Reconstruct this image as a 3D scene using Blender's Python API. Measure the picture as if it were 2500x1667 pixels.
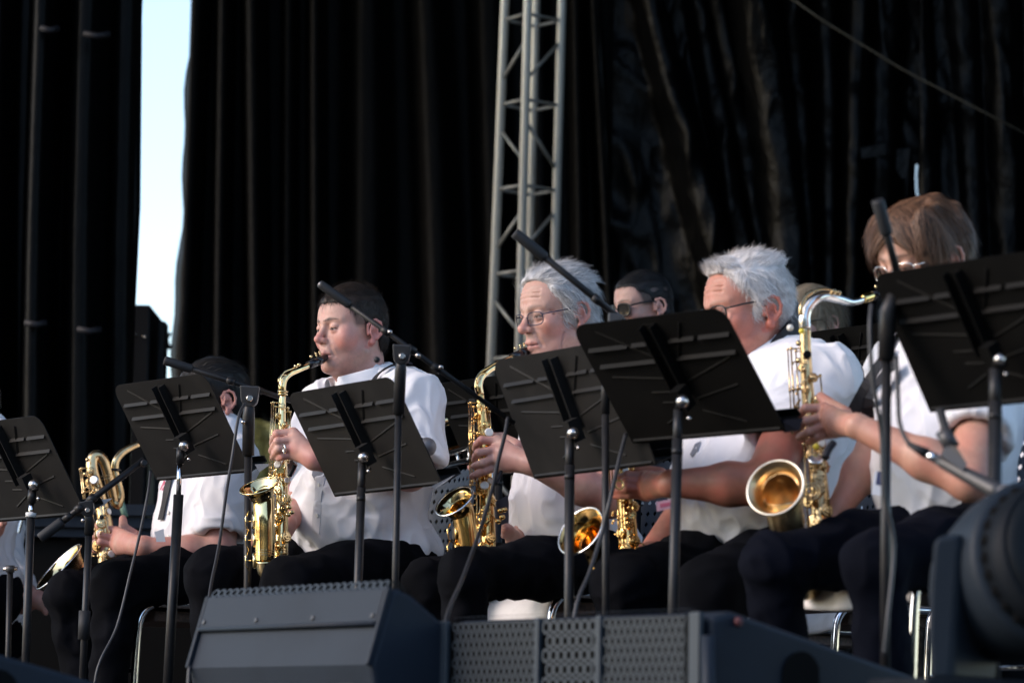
import bpy, bmesh, math, random
import numpy as np
from mathutils import Vector, Matrix
random.seed(7); np.random.seed(7)
for _o in list(bpy.data.objects): bpy.data.objects.remove(_o)
scene = bpy.context.scene
COL = scene.collection
R_ = math.radians
# ---------------------------------------------------------------- camera
LENS, PITCH, ROLL = 115.0, 7.1, 1.0
CAMP = np.array([0.0, 0.0, 0.07])
FPX = LENS / 36.0 * 2500.0
_p, _r = R_(PITCH), R_(ROLL)
CF = np.array([0, math.cos(_p), math.sin(_p)])
_R0 = np.array([1.0, 0, 0]); _U0 = np.array([0, -math.sin(_p), math.cos(_p)])
CR = math.cos(_r) * _R0 + math.sin(_r) * _U0
CU = math.cos(_r) * _U0 - math.sin(_r) * _R0
cam_data = bpy.data.cameras.new('camera'); cam = bpy.data.objects.new('camera', cam_data); COL.objects.link(cam)
cam_data.lens = LENS; cam_data.sensor_width = 36.0; cam_data.clip_end = 3000; cam_data.clip_start = 0.05
cam.matrix_world = Matrix(((CR[0], CU[0], -CF[0], CAMP[0]), (CR[1], CU[1], -CF[1], CAMP[1]), (CR[2], CU[2], -CF[2], CAMP[2]), (0, 0, 0, 1)))
cam_data.dof.use_dof = True; cam_data.dof.focus_distance = 8.35; cam_data.dof.aperture_fstop = 3.7
scene.camera = cam
# ---------------------------------------------------------------- daylight
SUN_EL, SUN_AZ = 30.0, 254.0          # low evening sun, softened by haze, from the left; azimuth clockwise from +Y
world = bpy.data.worlds.new('World'); scene.world = world; world.use_nodes = True
wn = world.node_tree.nodes; wl = world.node_tree.links
for n in list(wn): wn.remove(n)
sky = wn.new('ShaderNodeTexSky'); sky.sky_type = 'NISHITA'; sky.sun_disc = False
sky.sun_elevation = R_(SUN_EL); sky.sun_rotation = R_(SUN_AZ); sky.air_density = 1.0; sky.dust_density = 1.2; sky.ozone_density = 1.0
bg = wn.new('ShaderNodeBackground'); bg.inputs['Strength'].default_value = 0.15
wo = wn.new('ShaderNodeOutputWorld'); wl.new(sky.outputs[0], bg.inputs[0]); wl.new(bg.outputs[0], wo.inputs[0])
sl = bpy.data.lights.new('sun', 'SUN'); sun = bpy.data.objects.new('sun', sl); COL.objects.link(sun)
sl.energy = 0.88; sl.angle = R_(16); sl.color = (1.0, 0.83, 0.79)
_sd = Vector((math.sin(R_(SUN_AZ)) * math.cos(R_(SUN_EL)), math.cos(R_(SUN_AZ)) * math.cos(R_(SUN_EL)), math.sin(R_(SUN_EL))))
sun.rotation_euler = _sd.to_track_quat('Z', 'Y').to_euler()
scene.view_settings.view_transform = 'Standard'; scene.view_settings.look = 'None'
scene.view_settings.exposure = 1.33; scene.view_settings.gamma = 1.0; scene.view_settings.use_curve_mapping = False
scene.cycles.use_denoising = True
scene.cycles.max_bounces = 6; scene.cycles.diffuse_bounces = 3; scene.cycles.glossy_bounces = 4
scene.cycles.sample_clamp_indirect = 4.0

DD = 0.0
def P(u, v, d):
    """point seen at photograph pixel (u, v) and lying at world depth y = d (+ DD)"""
    d = d + DD
    dr = CF + (u - 1250.0) / FPX * CR + (833.5 - v) / FPX * CU
    return CAMP + dr * (d / dr[1])
A = lambda *x: np.array(x, float)
def unit(v):
    v = np.asarray(v, float); return v / (np.linalg.norm(v) + 1e-12)
# ================================================================ object helpers
def tag(o, label=None, cat=None, group=None, kind=None):
    if label: o['label'] = label
    if cat: o['category'] = cat
    if group: o['group'] = group
    if kind: o['kind'] = kind
    return o
def thing(name, label, cat, loc=(0, 0, 0), group=None):
    o = bpy.data.objects.new(name, None); COL.objects.link(o); o.empty_display_size = 0.1
    o.location = Vector([float(x) for x in loc])
    return tag(o, label, cat, group)
def link(name, me, mat=None, parent=None):
    o = bpy.data.objects.new(name, me); COL.objects.link(o)
    if mat is not None and not me.materials: me.materials.append(mat)
    if parent is not None:
        o.parent = parent
        off = parent.location if parent.parent is None else Vector((0, 0, 0))
        o.matrix_parent_inverse = Matrix.Translation(-off)
    return o
def mesh_np(name, V, quads=None, tris=None, smooth=True, cols=None):
    me = bpy.data.meshes.new(name)
    V = np.asarray(V, np.float32)
    q = np.zeros((0, 4), np.int32) if quads is None or len(quads) == 0 else np.asarray(quads, np.int32)
    t = np.zeros((0, 3), np.int32) if tris is None or len(tris) == 0 else np.asarray(tris, np.int32)
    nl = q.size + t.size; npoly = len(q) + len(t)
    me.vertices.add(len(V)); me.vertices.foreach_set('co', V.ravel())
    me.loops.add(nl); me.loops.foreach_set('vertex_index', np.concatenate([q.ravel(), t.ravel()]).astype(np.int32))
    me.polygons.add(npoly)
    st = np.concatenate([np.arange(len(q)) * 4, len(q) * 4 + np.arange(len(t)) * 3]).astype(np.int32)
    me.polygons.foreach_set('loop_start', st)
    me.polygons.foreach_set('use_smooth', np.full(npoly, bool(smooth)))
    me.update(calc_edges=True); me.validate()
    if cols is not None:
        a = me.color_attributes.new('col', 'FLOAT_COLOR', 'POINT')
        c = np.ones((len(V), 4), np.float32); c[:, :3] = cols
        a.data.foreach_set('color', c.ravel())
    return me
class MB:
    """collects simple shapes into one mesh"""
    def __init__(s): s.V = []; s.F = []; s.sm = []
    def add(s, V, F, smooth=False):
        n = len(s.V); s.V.extend([tuple(map(float, v)) for v in V]); s.F.extend([tuple(i + n for i in f) for f in F]); s.sm.extend([smooth] * len(F)); return s
    def hexa(s, c8):
        return s.add(c8, [(0, 3, 2, 1), (4, 5, 6, 7), (0, 1, 5, 4), (1, 2, 6, 5), (2, 3, 7, 6), (3, 0, 4, 7)])
    def box(s, c, ax, ay, az, sx, sy, sz):
        c = np.asarray(c, float); ax, ay, az = unit(ax) * sx / 2, unit(ay) * sy / 2, unit(az) * sz / 2
        return s.hexa([c - ax - ay - az, c + ax - ay - az, c + ax + ay - az, c - ax + ay - az, c - ax - ay + az, c + ax - ay + az, c + ax + ay + az, c - ax + ay + az])
    def prism(s, poly, ext):
        """poly: list of 3-d points (planar), extruded by vector ext"""
        n = len(poly); ext = np.asarray(ext, float); V = [np.asarray(p, float) for p in poly]; V += [p + ext for p in V[:n]]
        F = [tuple(range(n))[::-1], tuple(range(n, 2 * n))] + [(i, (i + 1) % n, (i + 1) % n + n, i + n) for i in range(n)]
        return s.add(V, F)
    def tube(s, pts, rad, n=10, cap=True, closed=False):
        pts = [np.asarray(p, float) for p in pts]; m = len(pts)
        if np.isscalar(rad): rad = [rad] * m
        T = [unit(pts[min(i + 1, m - 1)] - pts[max(i - 1, 0)]) for i in range(m)]
        if closed: T = [unit(pts[(i + 1) % m] - pts[i - 1]) for i in range(m)]
        ref = np.array([0, 0, 1.0]) if abs(T[0][2]) < .9 else np.array([1.0, 0, 0])
        N = unit(np.cross(T[0], ref)); V = []; F = []
        for i in range(m):
            if i: N = unit(N - T[i] * np.dot(N, T[i]))
            B = np.cross(T[i], N)
            for k in range(n):
                a = 2 * math.pi * k / n; V.append(pts[i] + (N * math.cos(a) + B * math.sin(a)) * rad[i])
        for i in range(m if closed else m - 1):
            j = (i + 1) % m
            for k in range(n): F.append((i * n + k, i * n + (k + 1) % n, j * n + (k + 1) % n, j * n + k))
        n0 = len(F)
        if cap and not closed: F += [tuple(range(n))[::-1], tuple(range((m - 1) * n, m * n))]
        s.add(V, F[:n0], True)
        if len(F) > n0:
            k0 = len(s.V) - len(V); s.F.extend([tuple(i + k0 for i in f) for f in F[n0:]]); s.sm.extend([False] * (len(F) - n0))
        return s
    def disc(s, c, nrm, r, h, n=14, bev=.25):
        nrm = unit(nrm); c = np.asarray(c, float)
        return s.tube([c - nrm * h / 2, c + nrm * h * (.5 - bev), c + nrm * h / 2], [r, r, r * (1 - bev)], n)
    def ball(s, c, r, n=10, sc=(1, 1, 1)):
        V = []; F = []; c = np.asarray(c, float); m = max(5, n // 2 + 1)
        for i in range(1, m):
            th = math.pi * i / m
            for k in range(n):
                a = 2 * math.pi * k / n; V.append(c + r * np.array([math.sin(th) * math.cos(a) * sc[0], math.sin(th) * math.sin(a) * sc[1], math.cos(th) * sc[2]]))
        t = len(V); V += [c + A(0, 0, r * sc[2]), c - A(0, 0, r * sc[2])]
        for i in range(m - 2):
            for k in range(n): F.append((i * n + k, (i + 1) * n + k, (i + 1) * n + (k + 1) % n, i * n + (k + 1) % n))
        for k in range(n): F.append((t, k, (k + 1) % n)); F.append((t + 1, (m - 2) * n + (k + 1) % n, (m - 2) * n + k))
        return s.add(V, F, True)
    def mesh(s, name):
        me = bpy.data.meshes.new(name); me.from_pydata(s.V, [], s.F); me.update()
        me.polygons.foreach_set('use_smooth', s.sm)
        bm = bmesh.new(); bm.from_mesh(me); bmesh.ops.recalc_face_normals(bm, faces=bm.faces); bm.to_mesh(me); bm.free()
        return me
    def build(s, name, mat, parent=None, bevel=0):
        o = link(name, s.mesh(name), mat, parent)
        if bevel:
            m = o.modifiers.new('bevel', 'BEVEL'); m.width = bevel; m.segments = 2; m.limit_method = 'ANGLE'; m.angle_limit = R_(40)
        return o
def spline(pts, n=8):
    """Catmull-Rom through points (any dimension)"""
    p = [np.asarray(x, float) for x in pts]; p = [2 * p[0] - p[1]] + p + [2 * p[-1] - p[-2]]; out = []
    for i in range(1, len(p) - 2):
        for k in range(n):
            t = k / n; a, b, c, d = p[i - 1], p[i], p[i + 1], p[i + 2]
            out.append(.5 * ((2 * b) + (c - a) * t + (2 * a - 5 * b + 4 * c - d) * t * t + (3 * b - a - 3 * c + d) * t ** 3))
    out.append(p[-2]); return out
def PS(lst):  # list of (u, v, d) -> world points
    return [P(*q) for q in lst]

# ================================================================ materials
def mat(name, base=(.5, .5, .5), rough=.5, metal=0.0, spec=.5, attr=False, bump=None, noise=None, sss=0, coat=0, sheen=0, alpha=None, trans=0):
    """bump: (scale, strength, distance[, (sx,sy,sz)]) ; noise: (scale, colour2, lo, hi[, stretch])"""
    m = bpy.data.materials.new(name); m.use_nodes = True; nt = m.node_tree; b = nt.nodes['Principled BSDF']
    b.inputs['Base Color'].default_value = (*base, 1); b.inputs['Roughness'].default_value = rough; b.inputs['Metallic'].default_value = metal
    b.inputs['Specular IOR Level'].default_value = spec; b.inputs['Coat Weight'].default_value = coat
    b.inputs['Sheen Weight'].default_value = sheen; b.inputs['Transmission Weight'].default_value = trans
    if alpha is not None: b.inputs['Alpha'].default_value = alpha
    L = nt.links; N = nt.nodes
    tc = None
    def coord(st):
        nonlocal tc
        if tc is None: tc = N.new('ShaderNodeTexCoord')
        if not st: return tc.outputs['Object']
        mp = N.new('ShaderNodeMapping'); mp.inputs['Scale'].default_value = st; L.new(tc.outputs['Object'], mp.inputs['Vector']); return mp.outputs[0]
    src = None
    if attr:
        at = N.new('ShaderNodeAttribute'); at.attribute_name = 'col'; src = at.outputs['Color']
    if noise:
        t = N.new('ShaderNodeTexNoise'); t.inputs['Scale'].default_value = noise[0]; t.inputs['Detail'].default_value = 5
        L.new(coord(noise[4] if len(noise) > 4 else None), t.inputs['Vector'])
        mr = N.new('ShaderNodeMapRange'); mr.inputs['From Min'].default_value = noise[2]; mr.inputs['From Max'].default_value = noise[3]; L.new(t.outputs[0], mr.inputs[0])
        mx = N.new('ShaderNodeMix'); mx.data_type = 'RGBA'; L.new(mr.outputs[0], mx.inputs['Factor'])
        if src is not None: L.new(src, mx.inputs['A'])
        else: mx.inputs['A'].default_value = (*base, 1)
        mx.inputs['B'].default_value = (*noise[1], 1); src = mx.outputs['Result']
    if src is not None: L.new(src, b.inputs['Base Color'])
    if bump:
        t = N.new('ShaderNodeTexNoise'); t.inputs['Scale'].default_value = bump[0]; t.inputs['Detail'].default_value = 6; t.inputs['Roughness'].default_value = .6
        L.new(coord(bump[3] if len(bump) > 3 else None), t.inputs['Vector'])
        bp = N.new('ShaderNodeBump'); bp.inputs['Strength'].default_value = bump[1]; bp.inputs['Distance'].default_value = bump[2]
        L.new(t.outputs[0], bp.inputs['Height']); L.new(bp.outputs[0], b.inputs['Normal'])
    if sss:
        b.inputs['Subsurface Weight'].default_value = sss; b.inputs['Subsurface Radius'].default_value = (.012, .005, .003); b.inputs['Subsurface Scale'].default_value = 1.0
    return m
M = {}
M['skin'] = mat('skin', rough=.48, attr=True, sss=.12, spec=.4, bump=(220, .25, .0012))
M['hair'] = mat('hair', rough=.5, attr=True, spec=.25)
M['shirt'] = mat('white_shirt_cotton', (.70, .70, .725), .85, spec=.2, bump=(420, .25, .0006), sheen=.15)
M['shirt_detail'] = mat('shirt_stitching', (.61, .61, .635), .8, spec=.2)
M['trouser'] = mat('black_trouser_cloth', (.0024, .0027, .0038), .88, spec=.05, bump=(500, .3, .0008), noise=(9, (.005, .0055, .008), .4, .75))
M['navy'] = mat('navy_trouser_cloth', (.0024, .0030, .0058), .88, spec=.04, bump=(500, .3, .0008), noise=(9, (.0038, .0046, .0085), .4, .75))
M['shoe'] = mat('black_shoe_leather', (.012, .012, .012), .35)
M['belt'] = mat('black_belt_leather', (.01, .01, .011), .4)
M['strap'] = mat('black_neck_strap', (.009, .009, .012), .6, spec=.3)
M['brass'] = mat('lacquered_brass', (.80, .62, .32), .085, 1.0, bump=(35, .05, .002))
M['brass_dark'] = mat('dark_lacquered_brass', (.72, .46, .17), .12, 1.0, noise=(22, (.50, .30, .10), .5, .75), bump=(35, .05, .002))
M['brass_old'] = mat('worn_brass', (.66, .49, .26), .27, 1.0, noise=(28, (.42, .28, .14), .45, .7), bump=(60, .08, .002))
M['silver'] = mat('silver_plate', (.80, .79, .76), .22, 1.0, bump=(60, .05, .001))
M['bell_silver'] = mat('satin_silver_bell', (.78, .72, .60), .36, 1.0)
M['bell_gold'] = mat('satin_gold_bell_inside', (.80, .56, .30), .30, 1.0)
M['chrome'] = mat('polished_chrome', (.78, .78, .80), .10, 1.0)
M['nickel'] = mat('brushed_steel_knob', (.50, .47, .45), .26, 1.0)
M['pearl'] = mat('pearl_key_touch', (.75, .73, .66), .25)
M['ebonite'] = mat('black_ebonite', (.008, .008, .010), .22)
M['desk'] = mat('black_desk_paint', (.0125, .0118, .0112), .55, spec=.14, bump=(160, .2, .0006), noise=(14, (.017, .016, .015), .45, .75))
M['desk_shaded'] = mat('shaded_black_desk_paint', (.0036, .0035, .0033), .55, spec=.08, bump=(160, .2, .0006), noise=(14, (.0052, .005, .0046), .45, .75))  # desk paint darkened: the shade on these stands is put into the colour
M['pole'] = mat('black_pole_paint', (.012, .012, .013), .42, spec=.26, noise=(40, (.022, .020, .0185), .45, .8))
M['rubber'] = mat('black_rubber_grip', (.016, .017, .019), .65, spec=.35)
M['cable'] = mat('black_cable_rubber', (.018, .018, .02), .5)
M['plastic'] = mat('grey_black_plastic', (.035, .035, .037), .45)
M['white_tape'] = mat('white_tape', (.6, .6, .58), .7)
M['paper'] = mat('white_paper', (.72, .74, .78), .8)
M['folder'] = mat('blue_grey_folder', (.13, .15, .19), .6)
M['cabinet'] = mat('black_cabinet_paint', (.0125, .0185, .028), .55, spec=.18, bump=(260, .35, .0010), noise=(6, (.008, .012, .019), .45, .8))
M['cabinet_black'] = mat('black_painted_plywood', (.006, .006, .007), .5, spec=.2)
M['grille'] = mat('dark_steel_grille', (.030, .040, .050), .5, spec=.3)
M['void'] = mat('dark_speaker_inside', (.004, .004, .004), .9, spec=.1)
M['red_lamp'] = mat('red_plastic_socket', (.12, .03, .03), .4)
M['lamp_body'] = mat('moulded_lamp_plastic', (.006, .008, .011), .55, spec=.08, noise=(12, (.011, .014, .018), .4, .8))
M['yoke'] = mat('grey_blue_lamp_plastic', (.014, .020, .028), .5, spec=.15)
M['alu'] = mat('aluminium_tube', (.58, .57, .51), .45, .35, noise=(9, (.46, .45, .40), .4, .8, (1, 1, .2)))
M['alu_dark'] = mat('aluminium_brace', (.26, .26, .24), .5, .6)
M['seat_white'] = mat('white_seat_shell', (.62, .61, .60), .45, noise=(20, (.50, .49, .47), .5, .8))
M['seat_wood'] = mat('brown_seat_board', (.10, .06, .045), .7, noise=(9, (.05, .032, .026), .42, .6, (12, 1, 12)), bump=(25, .5, .003, (1, 8, 1)))
M['glass_frame'] = mat('dark_spectacle_frame', (.02, .02, .045), .3)
M['black_frame'] = mat('black_spectacle_frame', (.006, .006, .006), .3)
M['lens'] = mat('clear_lens', (.9, .95, .95), .05, trans=1.0, alpha=.18)
M['lens_dark'] = mat('dark_lens', (.008, .008, .009), .12)
M['lamp_glass'] = mat('dusty_lamp_glass', (.006, .008, .010), .45, spec=.1)
M['mesh'] = mat('grey_wire_mesh', (.16, .16, .17), .5, .4, bump=(900, .6, .001))
M['gold'] = mat('gold_ring_metal', (.9, .65, .25), .2, 1.0)
M['pink'] = mat('pink_badge_card', (.55, .30, .36), .7)
M['grey_print'] = mat('grey_print', (.16, .17, .20), .8)
M['badge_blue'] = mat('dark_blue_badge_print', (.05, .06, .14), .6)
M['red_print'] = mat('red_embroidery', (.45, .10, .16), .8)
M['yellow'] = mat('yellow_plastic_plug', (.75, .6, .05), .5)
M['bottle'] = mat('pale_green_plastic', (.28, .42, .28), .3)
M['perf'] = mat('grey_perforated_metal', (.11, .12, .145), .5)
M['perf_hole'] = mat('warm_sunlit_hole', (.62, .40, .34), .6)
M['leather'] = mat('brown_grey_cover', (.085, .07, .075), .55, noise=(18, (.12, .095, .10), .4, .75))
# ================================================================ implicit surfaces (for bodies and clothes)
def vnoise(Pt, seed=0):
    Pt = np.asarray(Pt, np.float64); i = np.floor(Pt).astype(np.int64); f = Pt - i; f = f * f * (3 - 2 * f); out = 0
    for dx in (0, 1):
        for dy in (0, 1):
            for dz in (0, 1):
                h = ((i[:, 0] + dx) * 73856093) ^ ((i[:, 1] + dy) * 19349663) ^ ((i[:, 2] + dz) * 83492791) ^ (seed * 2654435)
                h = (h ^ (h >> 13)) * 1274126177; h = (h ^ (h >> 16)) & 0xffff
                w = (f[:, 0] if dx else 1 - f[:, 0]) * (f[:, 1] if dy else 1 - f[:, 1]) * (f[:, 2] if dz else 1 - f[:, 2])
                out = out + w * (h / 65535.0)
    return out
class SDF:
    def __init__(s): s.p = []
    def ell(s, c, r, R=None, k=.02, op=1):
        c = np.asarray(c, float); r = np.asarray(r, float); m = r.max()
        if R is None: lo, hi = c - r, c + r
        else: lo, hi = c - m, c + m
        s.p.append((op, k, lo, hi, ('e', c, r, R))); return s
    def sph(s, c, r, k=.01, op=1): return s.ell(c, (r, r, r), None, k, op)
    def cap(s, a, b, ra, rb=None, k=.015, op=1, flat=None):
        """flat: (unit axis, factor>1) squashes the capsule along the axis"""
        rb = ra if rb is None else rb; a = np.asarray(a, float); b = np.asarray(b, float); m = max(ra, rb)
        s.p.append((op, k, np.minimum(a, b) - m, np.maximum(a, b) + m, ('c', a, b, ra, rb, flat))); return s
    def chain(s, pts, rs, k=.008, op=1, flat=None):
        if np.isscalar(rs): rs = [rs] * len(pts)
        for i in range(len(pts) - 1): s.cap(pts[i], pts[i + 1], rs[i], rs[i + 1], k, op, flat)
        return s
    def box(s, c, half, R=None, rnd=.01, k=.01, op=1):
        c = np.asarray(c, float); half = np.asarray(half, float); m = np.linalg.norm(half)
        s.p.append((op, k, c - m, c + m, ('b', c, half, R, rnd))); return s
    @staticmethod
    def ev(q, X, Y, Z):
        if q[0] == 'e':
            _, c, r, R = q; x, y, z = X - c[0], Y - c[1], Z - c[2]
            if R is not None: x, y, z = (x * R[0, i] + y * R[1, i] + z * R[2, i] for i in range(3))
            k0 = np.sqrt((x / r[0]) ** 2 + (y / r[1]) ** 2 + (z / r[2]) ** 2); k1 = np.sqrt((x / r[0] ** 2) ** 2 + (y / r[1] ** 2) ** 2 + (z / r[2] ** 2) ** 2)
            return k0 * (k0 - 1) / (k1 + 1e-9)
        if q[0] == 'c':
            _, a, b, ra, rb, flat = q; ba = b - a; x, y, z = X - a[0], Y - a[1], Z - a[2]
            h = np.clip((x * ba[0] + y * ba[1] + z * ba[2]) / (ba @ ba + 1e-12), 0, 1)
            x, y, z = x - ba[0] * h, y - ba[1] * h, z - ba[2] * h
            if flat is None: return np.sqrt(x * x + y * y + z * z) - (ra + (rb - ra) * h)
            ax, fa = flat; t = x * ax[0] + y * ax[1] + z * ax[2]
            return np.sqrt(np.maximum(x * x + y * y + z * z - t * t, 0) + (t * fa) ** 2) - (ra + (rb - ra) * h)
        _, c, hf, R, rnd = q; x, y, z = X - c[0], Y - c[1], Z - c[2]
        if R is not None: x, y, z = (x * R[0, i] + y * R[1, i] + z * R[2, i] for i in range(3))
        x, y, z = abs(x) - hf[0] + rnd, abs(y) - hf[1] + rnd, abs(z) - hf[2] + rnd
        return np.sqrt(np.maximum(x, 0) ** 2 + np.maximum(y, 0) ** 2 + np.maximum(z, 0) ** 2) + np.minimum(np.maximum(x, np.maximum(y, z)), 0) - rnd
    def bounds(s, pad=.02):
        u = [q for q in s.p if q[0] == 1]
        return np.min([q[2] for q in u], 0) - pad, np.max([q[3] for q in u], 0) + pad
    def grid(s, lo, hi, h):
        n = np.maximum(np.ceil((hi - lo) / h).astype(int) + 1, 4); D = np.full(n, 1.0, np.float32)
        ax = [lo[i] + h * np.arange(n[i]) for i in range(3)]
        for op, k, a, b, q in s.p:
            m = k + .012 + 2 * h
            i0 = np.clip(((a - m - lo) / h).astype(int), 0, n); i1 = np.clip(np.ceil((b + m - lo) / h).astype(int) + 1, 0, n)
            if np.any(i1 <= i0): continue
            sl_ = tuple(slice(i0[i], i1[i]) for i in range(3))
            X, Y, Z = np.meshgrid(*[ax[i][sl_[i]].astype(np.float32) for i in range(3)], indexing='ij', sparse=True)
            d = s.ev(q, X, Y, Z); o = D[sl_]
            if op == 1:
                hh = np.maximum(k - abs(o - d), 0) / k; D[sl_] = np.minimum(o, d) - hh * hh * k * .25
            else:
                d = -d; hh = np.maximum(k - abs(o - d), 0) / k; D[sl_] = np.maximum(o, d) + hh * hh * k * .25
        return D
    def nets(s, h, lo=None, hi=None, smooth=2, pad=.02):
        b0, b1 = s.bounds(pad)
        lo = b0 if lo is None else np.maximum(lo, b0); hi = b1 if hi is None else np.minimum(hi, b1)
        D = s.grid(lo, hi, h); S = D < 0; n = D.shape
        cnt = np.zeros(tuple(x - 1 for x in n), np.int8)
        for a in range(8):
            dx, dy, dz = a & 1, a >> 1 & 1, a >> 2 & 1
            cnt += S[dx:n[0] - 1 + dx, dy:n[1] - 1 + dy, dz:n[2] - 1 + dz]
        act = (cnt > 0) & (cnt < 8); idx = np.argwhere(act); ids = np.full(act.shape, -1, np.int64); ids[act] = np.arange(len(idx))
        acc = np.zeros((len(idx), 3)); num = np.zeros(len(idx))
        C8 = [np.array((a & 1, a >> 1 & 1, a >> 2 & 1)) for a in range(8)]
        for a in range(8):
            for ax in range(3):
                if C8[a][ax]: continue
                b = C8[a].copy(); b[ax] = 1; da = D[tuple((idx + C8[a]).T)]; db = D[tuple((idx + b).T)]
                m = (da < 0) != (db < 0); t = np.where(m, da / (da - db + 1e-20), 0)
                pos = C8[a] + (b - C8[a]) * t[:, None]; acc += pos * m[:, None]; num += m
        V = (idx + acc / np.maximum(num, 1)[:, None]) * h + lo
        Q = []
        for ax in range(3):
            a1, a2 = (ax + 1) % 3, (ax + 2) % 3
            sl0 = [slice(None)] * 3; sl1 = [slice(None)] * 3
            sl0[ax] = slice(0, n[ax] - 1); sl1[ax] = slice(1, n[ax])
            for q in (sl0, sl1): q[a1] = slice(1, n[a1] - 1); q[a2] = slice(1, n[a2] - 1)
            s0 = S[tuple(sl0)]; s1 = S[tuple(sl1)]; e = np.argwhere(s0 != s1)
            if not len(e): continue
            ins = s0[tuple(e.T)]; e = e.copy(); e[:, a1] += 1; e[:, a2] += 1
            def cid(o1, o2):
                q = e.copy(); q[:, a1] += o1; q[:, a2] += o2; return ids[tuple(q.T)]
            f = np.stack([cid(-1, -1), cid(0, -1), cid(0, 0), cid(-1, 0)], 1); f[~ins] = f[~ins][:, ::-1]; Q.append(f)
        Q = np.concatenate(Q) if Q else np.zeros((0, 4), int)
        Q = Q[(Q >= 0).all(1)]
        for _ in range(smooth):
            e0 = np.concatenate([Q[:, [0, 1]], Q[:, [1, 2]], Q[:, [2, 3]], Q[:, [3, 0]]]); e0 = np.concatenate([e0, e0[:, ::-1]])
            w = np.bincount(e0[:, 0], minlength=len(V)); av = np.stack([np.bincount(e0[:, 0], V[e0[:, 1], i], len(V)) for i in range(3)], 1)
            V = np.where(w[:, None] > 0, V * .5 + .5 * av / np.maximum(w, 1)[:, None], V)
        return V, Q
def vnormals(V, Q):
    fn = np.cross(V[Q[:, 2]] - V[Q[:, 0]], V[Q[:, 3]] - V[Q[:, 1]]); N = np.zeros_like(V)
    for i in range(4):
        for a in range(3): N[:, a] += np.bincount(Q[:, i], fn[:, a], len(V))
    return N / (np.linalg.norm(N, axis=1)[:, None] + 1e-12)
def join(parts):
    """parts: list of (V, Q, cols) -> one"""
    V = []; Q = []; C = []; n = 0
    for v, q, c in parts: V.append(v); Q.append(q + n); C.append(c); n += len(v)
    return np.concatenate(V), np.concatenate(Q), np.concatenate(C)
# ================================================================ people
def heading(a):                       # body facing: a degrees from picture-left towards the camera
    F = A(-math.cos(R_(a)), -math.sin(R_(a)), 0); L = A(math.sin(R_(a)), -math.cos(R_(a)), 0)
    return F, L
def head_frame(pos, a, pitch, roll=0, s=1.0):
    """columns: person's right, forward, up"""
    F, L = heading(a); Z = A(0, 0, 1); p = R_(pitch)
    f = F * math.cos(p) - Z * math.sin(p); u = Z * math.cos(p) + F * math.sin(p); r = -L
    q = R_(roll); r, u = r * math.cos(q) + u * math.sin(q), u * math.cos(q) - r * math.sin(q)
    return np.stack([r, f, u], 1), np.asarray(pos, float), s
def to_local(fr, p): return (fr[0].T @ (np.asarray(p, float) - fr[1])) / fr[2]
def to_world(fr, V): return (np.asarray(V) * fr[2]) @ fr[0].T + fr[1]
def Rz(a): c, s_ = math.cos(a), math.sin(a); return np.array([[c, -s_, 0], [s_, c, 0], [0, 0, 1.0]])
EYE = (.0315, .0765, .0145)
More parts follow.
